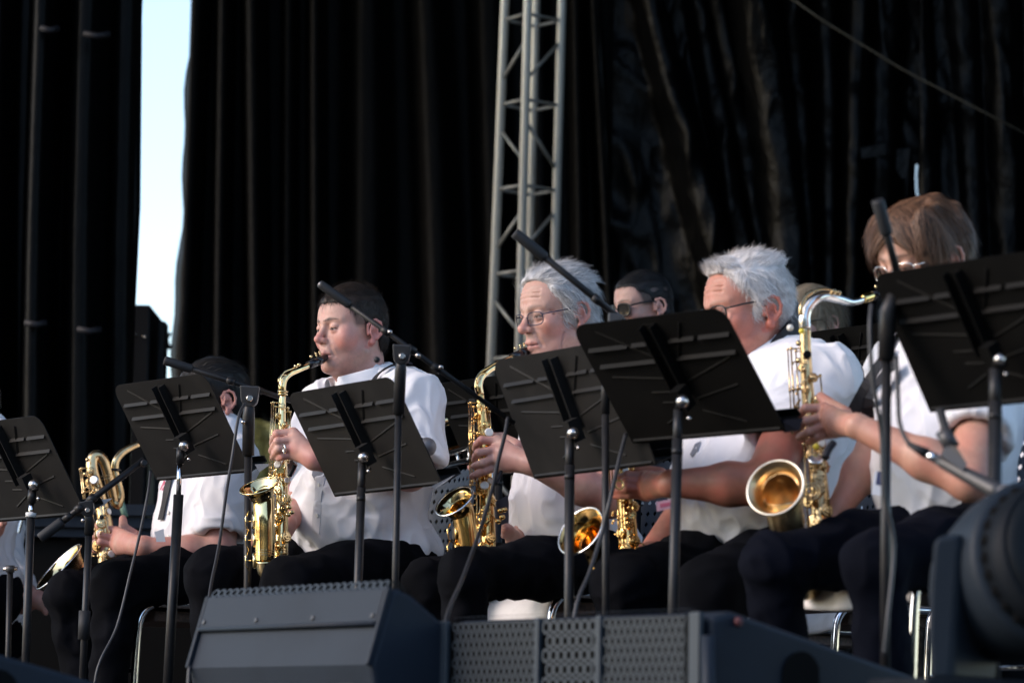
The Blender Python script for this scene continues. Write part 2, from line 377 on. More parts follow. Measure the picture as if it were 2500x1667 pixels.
def head_sdf(neck, opt):
    s = SDF(); jw = opt.get('jaw', 1.0); ch = opt.get('cheek', 0.0)
    s.ell((0, -.012, .050), (.0755, .098, .083), k=.001)
    s.ell((0, .036, .048), (.063, .055, .058), k=.025)
    s.ell((0, .034, -.022), (.056 + ch, .058, .072), k=.025)
    for x in (-1, 1):
        s.cap((x * .049 * jw, .008, -.052), (x * .018, .072, -.088), .020, .017, k=.022)
        s.ell((x * (.045 + ch), .056, -.012), (.022, .024, .022 + ch), k=.02)
        s.cap((x * .010, .0905, .0345), (x * .046, .068, .036), .0085, .008, k=.012)
    s.sph((0, .080, -.091), .0165, k=.016)
    s.ell((0, .074, -.050), (.032, .026, .032), k=.016)
    for x in (-1, 1): s.ell((x * EYE[0], .0985, .0125), (.0185, .0145, .0125), k=.014, op=-1)
    nl = opt.get('nose', 1.0)
    s.cap((0, .0885, .024), (0, .111 * (1 + .0 * nl), -.013), .0072, .0095 * nl, k=.011)
    s.sph((0, .1125 + .002 * nl, -.0155), .0108 * nl, k=.008)
    for x in (-1, 1): s.ell((x * .0125 * nl, .1015, -.0195), (.0075, .010, .008), k=.007)
    for x in (-1, 1): s.ell((x * .0075, .1065, -.0285), (.0038, .006, .0035), k=.003, op=-1)
    for x in (-1, 1):
        s.sph((x * EYE[0], EYE[1], EYE[2]), .0122, k=.003)
        s.ell((x * EYE[0], EYE[1] + .0008, EYE[2] + .0045), (.0148, .0136, .0098), k=.004)
        s.ell((x * EYE[0], EYE[1] - .001, EYE[2] - .0095), (.0140, .0122, .0060), k=.005)
    s.chain([(-.021, .0885, -.0545), (-.007, .0985, -.0515), (.007, .0985, -.0515), (.021, .0885, -.0545)], [.0035, .0062, .0062, .0035], k=.005)
    s.chain([(-.019, .0875, -.0635), (0, .0965, -.0655), (.019, .0875, -.0635)], [.0040, .0075, .0040], k=.006)
    s.chain([(-.025, .089, -.0595), (0, .1055, -.0580), (.025, .089, -.0595)], .0014, k=.003, op=-1)
    for x in (-1, 1):   # folds beside the nose, under the eye
        fd = opt.get('fold', .5)
        s.chain([(x * .0185, .1000, -.0225), (x * .0265, .0925, -.038), (x * .0315, .0820, -.062)], .0016 + .0016 * fd, k=.007, op=-1)
        if fd > .7:
            s.chain([(x * .014, .0905, .001), (x * .030, .0895, -.0045), (x * .046, .0790, .002)], .0022, k=.006, op=-1)
            s.chain([(x * .050, .0630, .024), (x * .060, .0520, .020)], .0018, k=.004, op=-1); s.chain([(x * .050, .0630, .016), (x * .060, .0515, .010)], .0018, k=.004, op=-1)
            s.chain([(x * .058, .030, -.040), (x * .052, .042, -.075)], .0022, k=.008, op=-1)
    if opt.get('fold', .5) > .7:
        for z in (.062, .073, .083): s.chain([(-.042, .0795 - (z - .06) * .35, z - .003), (-.015, .0945 - (z - .06) * .35, z + .001), (.015, .0945 - (z - .06) * .35, z), (.042, .0795 - (z - .06) * .35, z - .003)], .0016, k=.004, op=-1)
        for x in (-.007, .007): s.cap((x, .098, .036), (x * .9, .096, .050), .0016, k=.004, op=-1)
    for x in (-1, 1):   # ears
        R = Rz(x * -.42)
        yy = lambda y: x * (.0765 - (y + .004) * .40)
        s.ell((x * .0795, -.0165, .002), (.0055, .0165, .027), R, k=.006)
        hx = [(.001, .006), (.001, .020), (-.008, .031), (-.021, .0335), (-.032, .026), (-.036, .010), (-.032, -.006), (-.022, -.018)]
        s.chain([(yy(y) + x * .003, y, z) for y, z in hx], .0042, k=.003)
        s.chain([(yy(y) + x * .002, y, z) for y, z in [(-.016, .022), (-.024, .010), (-.024, -.002), (-.016, -.014)]], .0032, k=.003)
        s.ell((x * .0870, -.0125, -.002), (.0075, .0080, .0105), R, k=.004, op=-1)
        s.sph((x * .0795, -.0105, -.0275), .0082, k=.007)
        s.ell((x * .0785, .0015, -.003), (.005, .004, .006), k=.004)
    nb = np.asarray(neck, float)
    nr = opt.get('neck_r', .056)
    s.cap((0, -.028, -.03), nb, nr, nr * 1.08, k=.03)
    s.cap((0, .020, -.075), nb + A(0, .035, .0), .034 + opt.get('dbl', 0), nr * .75, k=.03)
    return s
def gss(d, r): return np.exp(-(d / r) ** 2)
def head_cols(V, opt):
    x, y, z = V[:, 0], V[:, 1], V[:, 2]; ax = np.abs(x)
    base = A(*opt.get('skin', (.52, .31, .24))); C = np.tile(base, (len(V), 1))
    def mix(w, col): 
        nonlocal C
        w = np.clip(w, 0, 1)[:, None]; C = C * (1 - w) + np.asarray(col, float) * w
    n1 = vnoise(V * 60, 3); n2 = vnoise(V * 170, 5); n3 = vnoise(V * 330, 9); C *= (.86 + .16 * n1 + .12 * n2)[:, None]
    mix(.30 * np.clip(n3 * 2.2 - 1.25, 0, 1), base * A(.62, .48, .45)); mix(.25 * np.clip(vnoise(V * 38, 12) * 1.8 - .8, 0, 1), A(*opt.get('red', (.55, .20, .17))))
    red = A(*opt.get('red', (.55, .20, .17)))
    rk = opt.get('redk', .6)
    mix(rk * gss(np.sqrt((ax - .052) ** 2 + (y - .055) ** 2 + (z + .022) ** 2), .034) * (.7 + .6 * n1), red)
    mix(rk * .8 * gss(np.sqrt(x ** 2 + (y - .115) ** 2 + (z + .015) ** 2), .02), red)
    mix(rk * .8 * ((ax > .07) & (y < .01) & (z < .05) & (z > -.045)), red * 1.02)
    mix(rk * .5 * gss(z + .12, .05), red)
    sb = opt.get('stubble', 0)
    if sb: mix(sb * np.clip((-.030 - z) / .02, 0, 1) * np.clip((y + .01) / .02, 0, 1) * np.clip((z + .135) / .02, 0, 1) * (.5 + n2), (.20, .14, .11))
    lip = (ax < .024) & (y > .083) & (z > -.073) & (z < -.0475)
    mix(.75 * lip * np.clip(1 - np.abs(z + .0595) / .012, 0, 1) ** .5, opt.get('lip', (.44, .17, .15)))
    mix(.8 * (np.abs(z + .0592) < .0016) * (ax < .024) * (y > .08), (.10, .03, .03))
    # eyes: narrow lowered lids
    for sx in (-1, 1):
        ex, ez = x - sx * EYE[0], z - EYE[2]; fr = (y > .076)
        op = opt.get('eye_open', .0035); wd = np.clip(1 - (ex / .0135) ** 2, 0, 1)
        eye = fr * (np.abs(ez + .004) < op * wd) * (np.abs(ex) < .0135)
        mix(eye * 1.0, (.42, .38, .36)); mix(eye * (np.abs(ex - opt.get('gaze', 0)) < .0052), opt.get('iris', (.035, .028, .025)))
        mix(.9 * fr * (np.abs(ez + .004 - op * wd) < .0016) * (np.abs(ex) < .0145), (.05, .03, .025))
        mix(.35 * fr * (np.abs(ez + .004 + op * wd) < .0014) * (np.abs(ex) < .0135), (.16, .07, .06))
        bz = .0345 + .004 * np.sin(np.clip((ax - .012) / .036, 0, 1) * 2.6); bw = .0046 * np.clip(1.15 - np.abs(ax - .026) / .026, 0, 1)
        mix(opt.get('browk', .8) * (x * sx > 0) * (y > .055) * np.clip(1.4 - np.abs(z - bz) / (bw + 1e-5), 0, 1) * (ax < .05) * (ax > .007) * (.45 + .9 * n2), opt.get('brow', (.07, .045, .035)))
    hz = opt.get('scalp')
    if hz is not None: mix(hz(x, y, z) * opt.get('scalpk', .9), opt.get('hairc', (.05, .035, .03)))
    return C
def limb_cols(V, skin, red, seed=1):
    n1 = vnoise(V * 35, seed); n2 = vnoise(V * 120, seed + 1)
    C = np.tile(A(*skin), (len(V), 1)) * (.90 + .2 * n2)[:, None]; w = np.clip(n1 * .7 - .05, 0, 1)[:, None]
    return C * (1 - w) + A(*red) * w
def hand(s, wrist, mcps, fingers, thumb, k_palm=.012, rf=.0092, rw=.019):
    """fingers: list of [pip, (dip), tip] for each mcp"""
    for i, m in enumerate(mcps):
        s.cap(wrist, m, rw, rf * 1.25, k=k_palm)
        if i: s.cap(mcps[i - 1] * .8 + wrist * .2, m * .8 + wrist * .2, rf * 1.25, k=.01)
    for m, f in zip(mcps, fingers):
        pts = [m] + f; n = len(pts); s.chain(pts, [rf * (1.12 - .30 * i / (n - 1)) for i in range(n)], k=.0028)
        s.sph(pts[1], rf * 1.03, k=.003); s.sph(m, rf * 1.3, k=.006)
    if thumb: n = len(thumb); s.chain(thumb, [rf * (1.75 - .62 * i / (n - 1)) for i in range(n)], k=.006)
def arm_sdf(sh, el, wr, r=1.0):
    s = SDF()
    s.cap(sh, el, .052 * r, .043 * r, k=.02)
    mid = el * .62 + wr * .38
    s.cap(el, mid, .041 * r, .042 * r, k=.02); s.cap(mid, wr, .041 * r, .0255 * r, k=.02)
    return s
# ---- hair
def strands(V, N, flow, length, n, width, cols, rng, lift=.25, jit=.25, curl=0.0, seg=4, grav=0.0):
    """flat tapered hair ribbons rooted on points V (normals N) and combed along flow(p, n)"""
    pick = rng.integers(0, len(V), n); p = V[pick] + rng.normal(0, .0015, (n, 3)); nr = N[pick]
    d = flow(p, nr); d = d - nr * (d * nr).sum(1)[:, None] * .8
    d = d / (np.linalg.norm(d, axis=1)[:, None] + 1e-9) + nr * lift + rng.normal(0, jit, (n, 3)); d /= np.linalg.norm(d, axis=1)[:, None]
    Ls = length * rng.uniform(.6, 1.25, n); w = width * rng.uniform(.6, 1.3, n)
    side = np.cross(d, nr); side /= np.linalg.norm(side, axis=1)[:, None] + 1e-9
    ph = rng.uniform(0, 6.28, n); VV = []; 
    q = p.copy(); dd = d.copy()
    for i in range(seg + 1):
        t = i / seg; ww = (w * (1 - .85 * t) * (.6 + .4 * min(1, t * 4)))[:, None]
        off = side * (curl * Ls * np.sin(ph + t * 4))[:, None]
        VV.append(q + off - side * ww / 2); VV.append(q + off + side * ww / 2)
        dd = dd - nr * (.35 * lift + .10) * 1.0 / seg + A(0, 0, -grav / seg); dd /= np.linalg.norm(dd, axis=1)[:, None]; q = q + dd * (Ls / seg)[:, None]
    VV = np.stack(VV, 1).reshape(-1, 3); m = 2 * (seg + 1); b = np.arange(n)[:, None] * m; Q = []
    for i in range(seg): Q.append(b + np.array([[2 * i, 2 * i + 1, 2 * i + 3, 2 * i + 2]]))
    Q = np.concatenate(Q)
    c0, c1 = np.asarray(cols[0]), np.asarray(cols[1]); t = rng.beta(1.4, 1.4, n)[:, None]; C = np.repeat(c0 * (1 - t) + c1 * t, m, 0)
    return VV, Q, C
def hair_object(parent, fr, base_sdf, cut, flow, opt, h=.004, label=None):
    """base shell by surface nets in head space + combed ribbons"""
    rng = np.random.default_rng(opt.get('seed', 1))
    V, Q = base_sdf.nets(h, smooth=2); N = vnormals(V, Q)
    ns = opt.get('shell_noise', .003); st = opt.get('shell_stretch', (60, 25, 60))
    V = V + N * ((vnoise(V * A(*st), 11) - .5) * 2 * ns)[:, None]
    c0, c1 = np.asarray(opt['cols'][0]), np.asarray(opt['cols'][1]); t = vnoise(V * A(90, 30, 90), 4)[:, None]
    parts = [(V, Q, c0 * (1 - t) + c1 * t)]
    ok = cut(V[:, 0], V[:, 1], V[:, 2]) & ((V * N).sum(1) > -.02); Vr, Nr = V[ok], N[ok]
    for L, n, w, lift, jit, curl, grav in opt['layers']:
        parts.append(strands(Vr, Nr, flow, L, n, w, opt['cols'], rng, lift, jit, curl, grav=grav))
    v, q, c = join(parts)
    return link('hair', mesh_np('hair', to_world(fr, v), q, cols=c), M['hair'], parent)
def hair_base(pad=(.010, .012, .014), front=.085, line=.072, slope=.35, side=.0, nape=-.055, ext=None):
    s = SDF()
    s.ell((0, -.012, .050), (.0755 + pad[0], .098 + pad[1], .083 + pad[2]), k=.001)
    s.ell((0, .030, .055), (.064 + pad[0], .058 + pad[1], .056 + pad[2]), k=.025)
    s.ell((0, -.055, -.01), (.066 + pad[0] * .6, .05 + pad[1] * .5, .06), k=.02)
    if ext: ext(s)
    # clear the face, below the hairline and round the ears
    s.box((0, .14, line - .10), (.2, .10 + (.04 - (.14 - .085)), .10), None, .02, .012, -1)
    return s
def glasses(parent, fr, m, lensm, y=.094, z=.012, w=.0255, hgt=.0185, name='spectacles', rr=.0013, thick=1.0, temple_z=.018, rnd=.5):
    g = link(name, bpy.data.meshes.new(name), None, None); bpy.data.objects.remove(g)
    mb = MB(); lens = MB()
    for sx in (-1, 1):
        ring = []
        for k in range(24):
            a = 2 * math.pi * k / 24; c, s_ = math.cos(a), math.sin(a)
            q = (abs(c) ** (2 / 3.2) * math.copysign(1, c), abs(s_) ** (2 / 3.2) * math.copysign(1, s_))
            ring.append(A(sx * .0345 + q[0] * w, y - .014 * ((sx * .0345 + q[0] * w) / .06) ** 2, z + q[1] * hgt * (.9 if q[1] < 0 else 1)))
        mb.tube([to_world(fr, p) for p in ring], rr * thick, 6, closed=True)
        cen = np.mean(ring, 0); lens.add([to_world(fr, p) for p in ring] + [to_world(fr, cen + A(0, .0015, 0))], [(i, (i + 1) % 24, 24) for i in range(24)], True)
        mb.tube([to_world(fr, p) for p in [(sx * (.0345 + w), y - .014, z + hgt * .55), (sx * .070, y - .024, z + hgt * .6), (sx * .0765, .05, temple_z + .004), (sx * .080, .005, temple_z + .006), (sx * .081, -.012, temple_z)]], rr * 1.15 * thick, 6)
    mb.tube([to_world(fr, p) for p in [(-.0095, y, z + .004), (0, y + .003, z + .008), (.0095, y, z + .004)]], rr * thick, 6)
    fo = mb.build(name, m, parent); lens.build('lens', lensm, fo)
    return fo
# ---- clothes
def body_R(F, L): return np.stack([F, L, A(0, 0, 1)], 1)
def wrinkle(V, N, amp, sc, seed, stretch=(1, 1, 1)):
    q = V * A(*stretch) * sc; w = (vnoise(q, seed + 7)[:, None] - .5) * 1.6
    r = 1 - np.abs(vnoise(q + w, seed) * 2 - 1); r2 = 1 - np.abs(vnoise(q * 2.3 + w, seed + 1) * 2 - 1)
    return V + N * (amp * (r ** 2 - .35) + amp * .6 * (r2 ** 2 - .35))[:, None]
def cloth_object(name, s, h, m, parent, amp=.005, sc=14, seed=1, stretch=(1, 1, .8), label=None, lo=None, hi=None, folds=None):
    V, Q = s.nets(h, lo, hi, smooth=2); N = vnormals(V, Q); V = wrinkle(V, N, amp, sc, seed, stretch)
    if folds:
        for (a, b, r, am) in folds:       # crease lines from a to b: am > 0 raised, < 0 sunk
            a, b = np.asarray(a), np.asarray(b); ba = b - a; hh = np.clip(((V - a) @ ba) / (ba @ ba), 0, 1)
            dist = np.linalg.norm(V - a - hh[:, None] * ba, axis=1); V = V + N * (am * np.exp(-(dist / r) ** 2) * np.sin(np.pi * np.clip(hh, .03, .97)))[:, None]
    o = link(name, mesh_np(name, V, Q), m, parent)
    if label: o['label'] = label
    return o
def torso_shirt(B, bulk=1.0, belly=0.0, shz=.42, shw=.175, neckz=.47, lean=.0, s=None):
    """B(f, l, z): body space -> world"""
    F = B(1, 0, 0) - B(0, 0, 0); L = B(0, 1, 0) - B(0, 0, 0); R = body_R(F, L); s = s or SDF()
    s.ell(B(.0 + lean * .25, 0, .27), (.125 * bulk, .175 * bulk, .22), R, k=.04)
    s.ell(B(.045 + belly * .45 + lean * .1, 0, .13), (.115 * bulk + belly * .5, .165 * bulk + belly * .25, .165), R, k=.06)
    s.ell(B(-.01, 0, .03), (.125 * bulk, .175 * bulk, .10), R, k=.05)
    for x in (-1, 1): s.cap(B(-.01 + lean * .4, x * .06, neckz - .015), B(-.005 + lean * .4, x * shw, shz - .01), .055, .066 * bulk, k=.035)
    return s
def trousers(parent, hips, legs, m, seed=1, r=1.0, h=.008, hipr=(.13, .18, .12), F=None, L=None, cut=None):
    s = SDF(); R = body_R(F, L); s.ell(hips, hipr, R, k=.03)
    for hp, kn, an in legs:
        mid = hp * .5 + kn * .5
        s.cap(hp, mid, .098 * r, .088 * r, k=.035); s.cap(mid, kn, .088 * r, .070 * r, k=.03)
        s.sph(kn + F * .004 + A(0, 0, .004), .071 * r, k=.02)
        s.cap(kn + A(0, 0, -.02), an, .066 * r, .060 * r, k=.025)
    return cloth_object('trousers', s, h, m, parent, amp=.0095, sc=10, seed=seed, stretch=(1, 1, 1.1))
def shoes(parent, ankles, F):
    for a in ankles:
        s = SDF(); g = A(a[0], a[1], 0); s.ell(g + F * .06 + A(0, 0, .035), (.13, .045, .035), body_R(F, A(-F[1], F[0], 0)), k=.02); s.cap(g + A(0, 0, .04), g + A(0, 0, .09), .042, .04, k=.02)
        V, Q = s.nets(.012); link('shoe', mesh_np('shoe', V, Q), M['shoe'], parent)
def collar(parent, fr_pos, F, L, r=.068, tilt=.25, hgt=.034, m=None, gap=.5, rf=1.1, flap=.03):
    """folded shirt collar: a stand and a turned-down leaf round the neck, open at the front"""
    U = unit(A(0, 0, 1) + F * tilt); Fw = unit(F - U * np.dot(F, U)); pts = 28; V = []; Q = []
    prof = [(0, -.004), (.002, hgt), (.006, hgt + .003), (.012, hgt - .002), (.021, hgt * .25), (.022, hgt * .20)]
    for i in range(pts):
        a = gap + (2 * math.pi - 2 * gap) * i / (pts - 1); e = abs(i / (pts - 1) * 2 - 1) ** 3
        d = Fw * math.cos(a) * rf + L * math.sin(a)
        for j, (o, z) in enumerate(prof):
            zz = z - (flap * e if j >= 4 else 0) - .010 * math.cos(a) * 0
            V.append(fr_pos + d * (r + o + (.012 * e if j >= 4 else 0)) + U * zz)
    n = len(prof)
    for i in range(pts - 1):
        for j in range(n - 1): Q.append((i * n + j, i * n + j + 1, (i + 1) * n + j + 1, (i + 1) * n + j))
    o = link('collar', mesh_np('collar', V, Q), m or M['shirt'], parent)
    md = o.modifiers.new('solid', 'SOLIDIFY'); md.thickness = .0022; md.offset = 0
    return o
def ribbon(pts, w, nrm, th=.002):
    """flat strap through world points; nrm: outward normals"""
    mb = MB(); pts = [np.asarray(p, float) for p in pts]; n = len(pts); V = []; F = []
    for i in range(n):
        t = unit(pts[min(i + 1, n - 1)] - pts[max(0, i - 1)]); nn = np.asarray(nrm[i] if isinstance(nrm, list) else nrm, float); s_ = unit(np.cross(t, nn)) * w / 2; q = unit(nn) * th
        V += [pts[i] - s_, pts[i] + s_, pts[i] + s_ + q, pts[i] - s_ + q]
    for i in range(n - 1):
        for k in range(4): F.append((i * 4 + k, i * 4 + (k + 1) % 4, i * 4 + 4 + (k + 1) % 4, i * 4 + 4 + k))
    F += [(0, 1, 2, 3), ((n - 1) * 4 + 3, (n - 1) * 4 + 2, (n - 1) * 4 + 1, (n - 1) * 4)]
    return mb.add(V, F, False)
def on_front(v, parts):
    pass
def cast(parts_bvh, u, v):
    """first hit of the sight line through pixel (u, v) with a cloth mesh: where a stitched-on detail sits"""
    o = Vector(CAMP); d = Vector(P(u, v, 1.0) - CAMP).normalized(); h = parts_bvh.ray_cast(o, d)
    return (np.array(h[0]), np.array(h[1])) if h[0] is not None else (None, None)
from mathutils.bvhtree import BVHTree
def bvh(o):
    me = o.data; return BVHTree.FromPolygons([v.co for v in me.vertices], [p.vertices for p in me.polygons])
def decal(parent, name, bv, poly, m, off=.0025, label=None):
    """flat stitched or pinned piece laid on the cloth, its outline given by sight lines"""
    V = []
    for u, v in poly:
        p, n = cast(bv, u, v)
        if p is None: return None
        V.append(p + n * off)
    V = np.array(V); c = V.mean(0); V2 = np.concatenate([V, [c]]); n = len(V)
    mb = MB().add(V2, [(i, (i + 1) % n, n) for i in range(n)], False); return mb.build(name, m, parent)
# ================================================================ the setting
def sheet(name, z, x0, x1, y0, y1, m):
    mb = MB(); mb.add([(x0, y0, z), (x1, y0, z), (x1, y1, z), (x0, y1, z)], [(0, 1, 2, 3)]); return tag(mb.build(name, m), kind='structure')
M['grass'] = mat('trodden_grass', (.045, .05, .022), .95, noise=(.6, (.08, .065, .035), .35, .7), bump=(30, .4, .03))
M['stage_board'] = mat('dark_stage_floor', (.030, .029, .028), .55, noise=(4, (.045, .043, .04), .4, .8), bump=(60, .2, .002))
M['roof'] = mat('dark_roof_sheet', (.02, .02, .022), .8, spec=.2)
M['curtain'] = mat('black_curtain_cloth', (.0022, .0021, .0020), .55, spec=.08, bump=(26, .5, .012, (1, 1, .45)), noise=(3, (.0034, .0031, .0028), .45, .8))
M['tarp'] = mat('black_plastic_tarpaulin', (.0012, .0013, .0015), .36, spec=.13, bump=(7, .9, .03, (1, 1, .55)), noise=(2.2, (.0019, .0020, .0022), .4, .8))
M['wing'] = mat('black_wing_cloth', (.0016, .0016, .0018), .40, spec=.08, bump=(12, .5, .012, (1, 1, .3)))
# unseen wood edge added behind the camera to darken reflections in the brass
def wood():
    rng = np.random.default_rng(5); n = 9000; x = rng.uniform(-110, 110, n); z = rng.uniform(0, 1, n) ** .8; top = 11 + 3.5 * vnoise(np.stack([x * .12, x * 0, x * 0], 1), 2) + 2.5 * vnoise(np.stack([x * .5, x * 0, x * 0], 1), 4)
    c = np.stack([x, -52 + rng.normal(0, 2.0, n), -1.4 + z * top], 1); s_ = rng.uniform(.6, 1.2, n)[:, None]; a = rng.normal(0, 1, (n, 3)); a /= np.linalg.norm(a, axis=1)[:, None]; b = np.cross(a, rng.normal(0, 1, (n, 3))); b /= np.linalg.norm(b, axis=1)[:, None]
    V = np.stack([c - a * s_, c + b * s_, c + a * s_, c - b * s_], 1).reshape(-1, 3); return link('added_wood', mesh_np('added_wood', V, np.arange(4 * n).reshape(n, 4), smooth=False), mat('dark_leaf', (.022, .028, .012), .8))
tag(wood(), 'dark wood edge added unseen behind the camera', 'wood', kind='stuff')
sheet('ground', -1.35, -400, 400, -400, 1500, M['grass'])
mb = MB(); mb.box((0, 10.6, -.10), (1, 0, 0), (0, 1, 0), (0, 0, 1), 16, 11.0, .20); tag(mb.build('stage_floor', M['stage_board']), kind='structure')
mb = MB(); mb.box((0, 10.8, 6.6), (1, 0, 0), (0, 1, 0), (0, 0, 1), 17, 9.6, .15); tag(mb.build('stage_roof', M['roof']), kind='structure')
def drape(name, label, x0, x1, y, z0, z1, folds, m, nx=220, nz=70, depth=.16, wob=.0, seed=1, edge=None, crumple=0, cat='curtain', base=None, hole=None):
    """hanging cloth; folds: (x at z0, x at z1, half width, height)"""
    X = np.linspace(x0, x1, nx); Zs = np.linspace(z0, z1, nz); XX, ZZ = np.meshgrid(X, Zs, indexing='ij'); t = (ZZ - z0) / (z1 - z0)
    YY = np.full_like(XX, y); pts = np.stack([XX.ravel() * 2.0, ZZ.ravel() * .55, np.zeros(XX.size)], 1)
    wv = (vnoise(pts, seed) - .5).reshape(XX.shape)
    if base: YY = YY + base(XX, ZZ)
    hgt = np.zeros_like(XX)
    for a, b, w, h in folds:
        c = a + (b - a) * t + wob * wv * 1.6; q = np.abs(XX - c) / (w * (1 + .5 * wv)); hgt = np.maximum(hgt, h * np.exp(-q ** 3.2))
    YY = YY - hgt * depth + .05 * depth * (vnoise(pts * A(3, 1, 1), seed + 3) - .5).reshape(XX.shape)
    if crumple:
        q = np.stack([XX.ravel() * 5 + 1.5 * wv.ravel(), ZZ.ravel() * 3.0 + XX.ravel() * 2.5, np.zeros(XX.size)], 1)
        r = 1 - np.abs(vnoise(q, seed + 9) * 2 - 1); r2 = 1 - np.abs(vnoise(q * 2.4, seed + 10) * 2 - 1); YY = YY - crumple * ((r ** 2) + .45 * r2 ** 2).reshape(XX.shape)
    if edge: XX = XX + edge(t) * ((XX - x0) < (x1 - x0) * .02)
    V = np.stack([XX, YY, ZZ], -1).reshape(-1, 3); i = np.arange(nx * nz).reshape(nx, nz)
    Q = np.stack([i[:-1, :-1], i[1:, :-1], i[1:, 1:], i[:-1, 1:]], -1).reshape(-1, 4)
    if hole:
        c4 = V[Q].mean(1); Q = Q[~((c4[:, 0] > hole[0]) & (c4[:, 0] < hole[1] + .03 * np.sin(c4[:, 2] * 9)) & (c4[:, 2] < hole[2]))]
    o = link(name, mesh_np(name, V, Q), m); md = o.modifiers.new('cloth', 'SOLIDIFY'); md.thickness = .006; md.offset = 1
    return tag(o, label, cat)
def ux(u, v, d): return float(P(u, v, d)[0])
YB = 13.2
def fold(u0, u1, w, h): return (ux(u1, 900, YB), ux(u0, 0, YB), w, h)   # u at the top and at v = 900 of the photograph
zb, zt = float(P(1250, 1500, YB)[2]), float(P(1250, -60, YB)[2])
def foldz(u0, u1, w, h):
    a, b = ux(u0, 0, YB), ux(u1, 900, YB); k = (a - b) / (float(P(1250, 0, YB)[2]) - float(P(1250, 900, YB)[2])); z9 = float(P(1250, 900, YB)[2])
    return (b + k * (zb - .4 - z9), b + k * (5.9 - z9), w, h)
# ---- back drapes
xL, xM, xR, xE = ux(424, 900, YB), ux(1500, 600, YB), ux(2232, 400, YB), ux(2760, 400, YB)
slope = (ux(468, 0, YB) - ux(424, 850, YB)) / (float(P(450, 0, YB)[2]) - float(P(450, 850, YB)[2]))
drape('curtain', 'long black curtain with straight narrow folds hanging behind the left half of the band', xL, xM + .12, YB, zb - .4, 5.9,
      [foldz(538, 528, .020, .8), foldz(602, 615, .028, 1.0), foldz(690, 690, .020, .75), foldz(762, 766, .026, 1.0), foldz(905, 895, .085, .75), foldz(1048, 1068, .06, .8), foldz(1175, 1195, .05, .6),
       foldz(1292, 1300, .03, .4), foldz(1388, 1396, .022, .95), foldz(1436, 1470, .020, 1.0), foldz(478, 448, .03, .6)], M['curtain'], 420, 80, .20, .05, 3,
      edge=lambda t: slope * (t * (6.3 - zb) - (float(P(450, 850, YB)[2]) - zb + .4)) + .008 * np.sin(t * 40) + .006 * np.sin(t * 95), hole=(ux(628, 1080, YB), ux(722, 1080, YB), float(P(650, 1046, YB)[2])))
drape('tarpaulin', 'crinkled glossy black tarpaulin with shiny creases hanging behind the white haired man', xM - .02, xR + .03, YB - .10, zb - .4, 5.9,
      [foldz(1600, 1760, .055, 1.0), foldz(1716, 1790, .04, .5), foldz(1755, 1850, .04, .55), foldz(1840, 1905, .10, 1.3), foldz(1925, 1960, .05, .6), foldz(2010, 2010, .05, .7), foldz(2085, 2070, .06, .95), foldz(2150, 2175, .07, .5)],
      M['tarp'], 300, 240, .20, .10, 12, crumple=.045, cat='tarpaulin')
drape('tarpaulin', 'flatter black tarpaulin panel with fine vertical creases at the right edge of backdrop', xR - .02, xE, YB - .22, zb - .4, 5.9,
      [foldz(2225, 2240, .05, .8), foldz(2330, 2400, .05, .35), foldz(2420, 2480, .06, .4), foldz(2520, 2600, .06, .4)], M['tarp'], 160, 200, .16, .10, 22, crumple=.030, cat='tarpaulin')
# taped seam lines and torn flaps on the tarpaulin
def strip(name, label, cat, pts, w, m, th=.004):
    o = ribbon(PS(pts), w, (0, -1, 0), th).build(name, m); return tag(o, label, cat)
strip('daylight_strip', 'short silver strip standing in for daylight through a tarpaulin slit above the brown haired player', 'strip', [(2238, 402, 12.6), (2236, 432, 12.6), (2238, 470, 12.6), (2243, 492, 12.6)], .008, M['silver'])  # silver strip imitates a sliver of daylight through the tarpaulin
mb = MB(); mb.tube(PS([(1880, -40, 12.4), (2010, 52, 12.45), (2200, 168, 12.5), (2360, 252, 12.55), (2560, 356, 12.6)]), .0042, 6); tag(mb.build('guy_rope', mat('brown_rope', (.10, .085, .06), .7)), 'thin brown rope slanting across the tarpaulin at upper right', 'rope')
for lab, poly in (('small dark blue plastic flap taped on the crinkled tarpaulin beside the right panel', [(2190, 365), (2222, 362), (2214, 432), (2202, 436), (2188, 415)]), ('dark plastic tape patch stuck low on the crinkled tarpaulin', [(2100, 362), (2160, 350), (2164, 378), (2104, 388)])):
    mb = MB(); mb.prism([P(u, v, 12.78) for u, v in poly], (0, .006, 0)); tag(mb.build('tape_patch', M['tarp']), lab, 'tape')
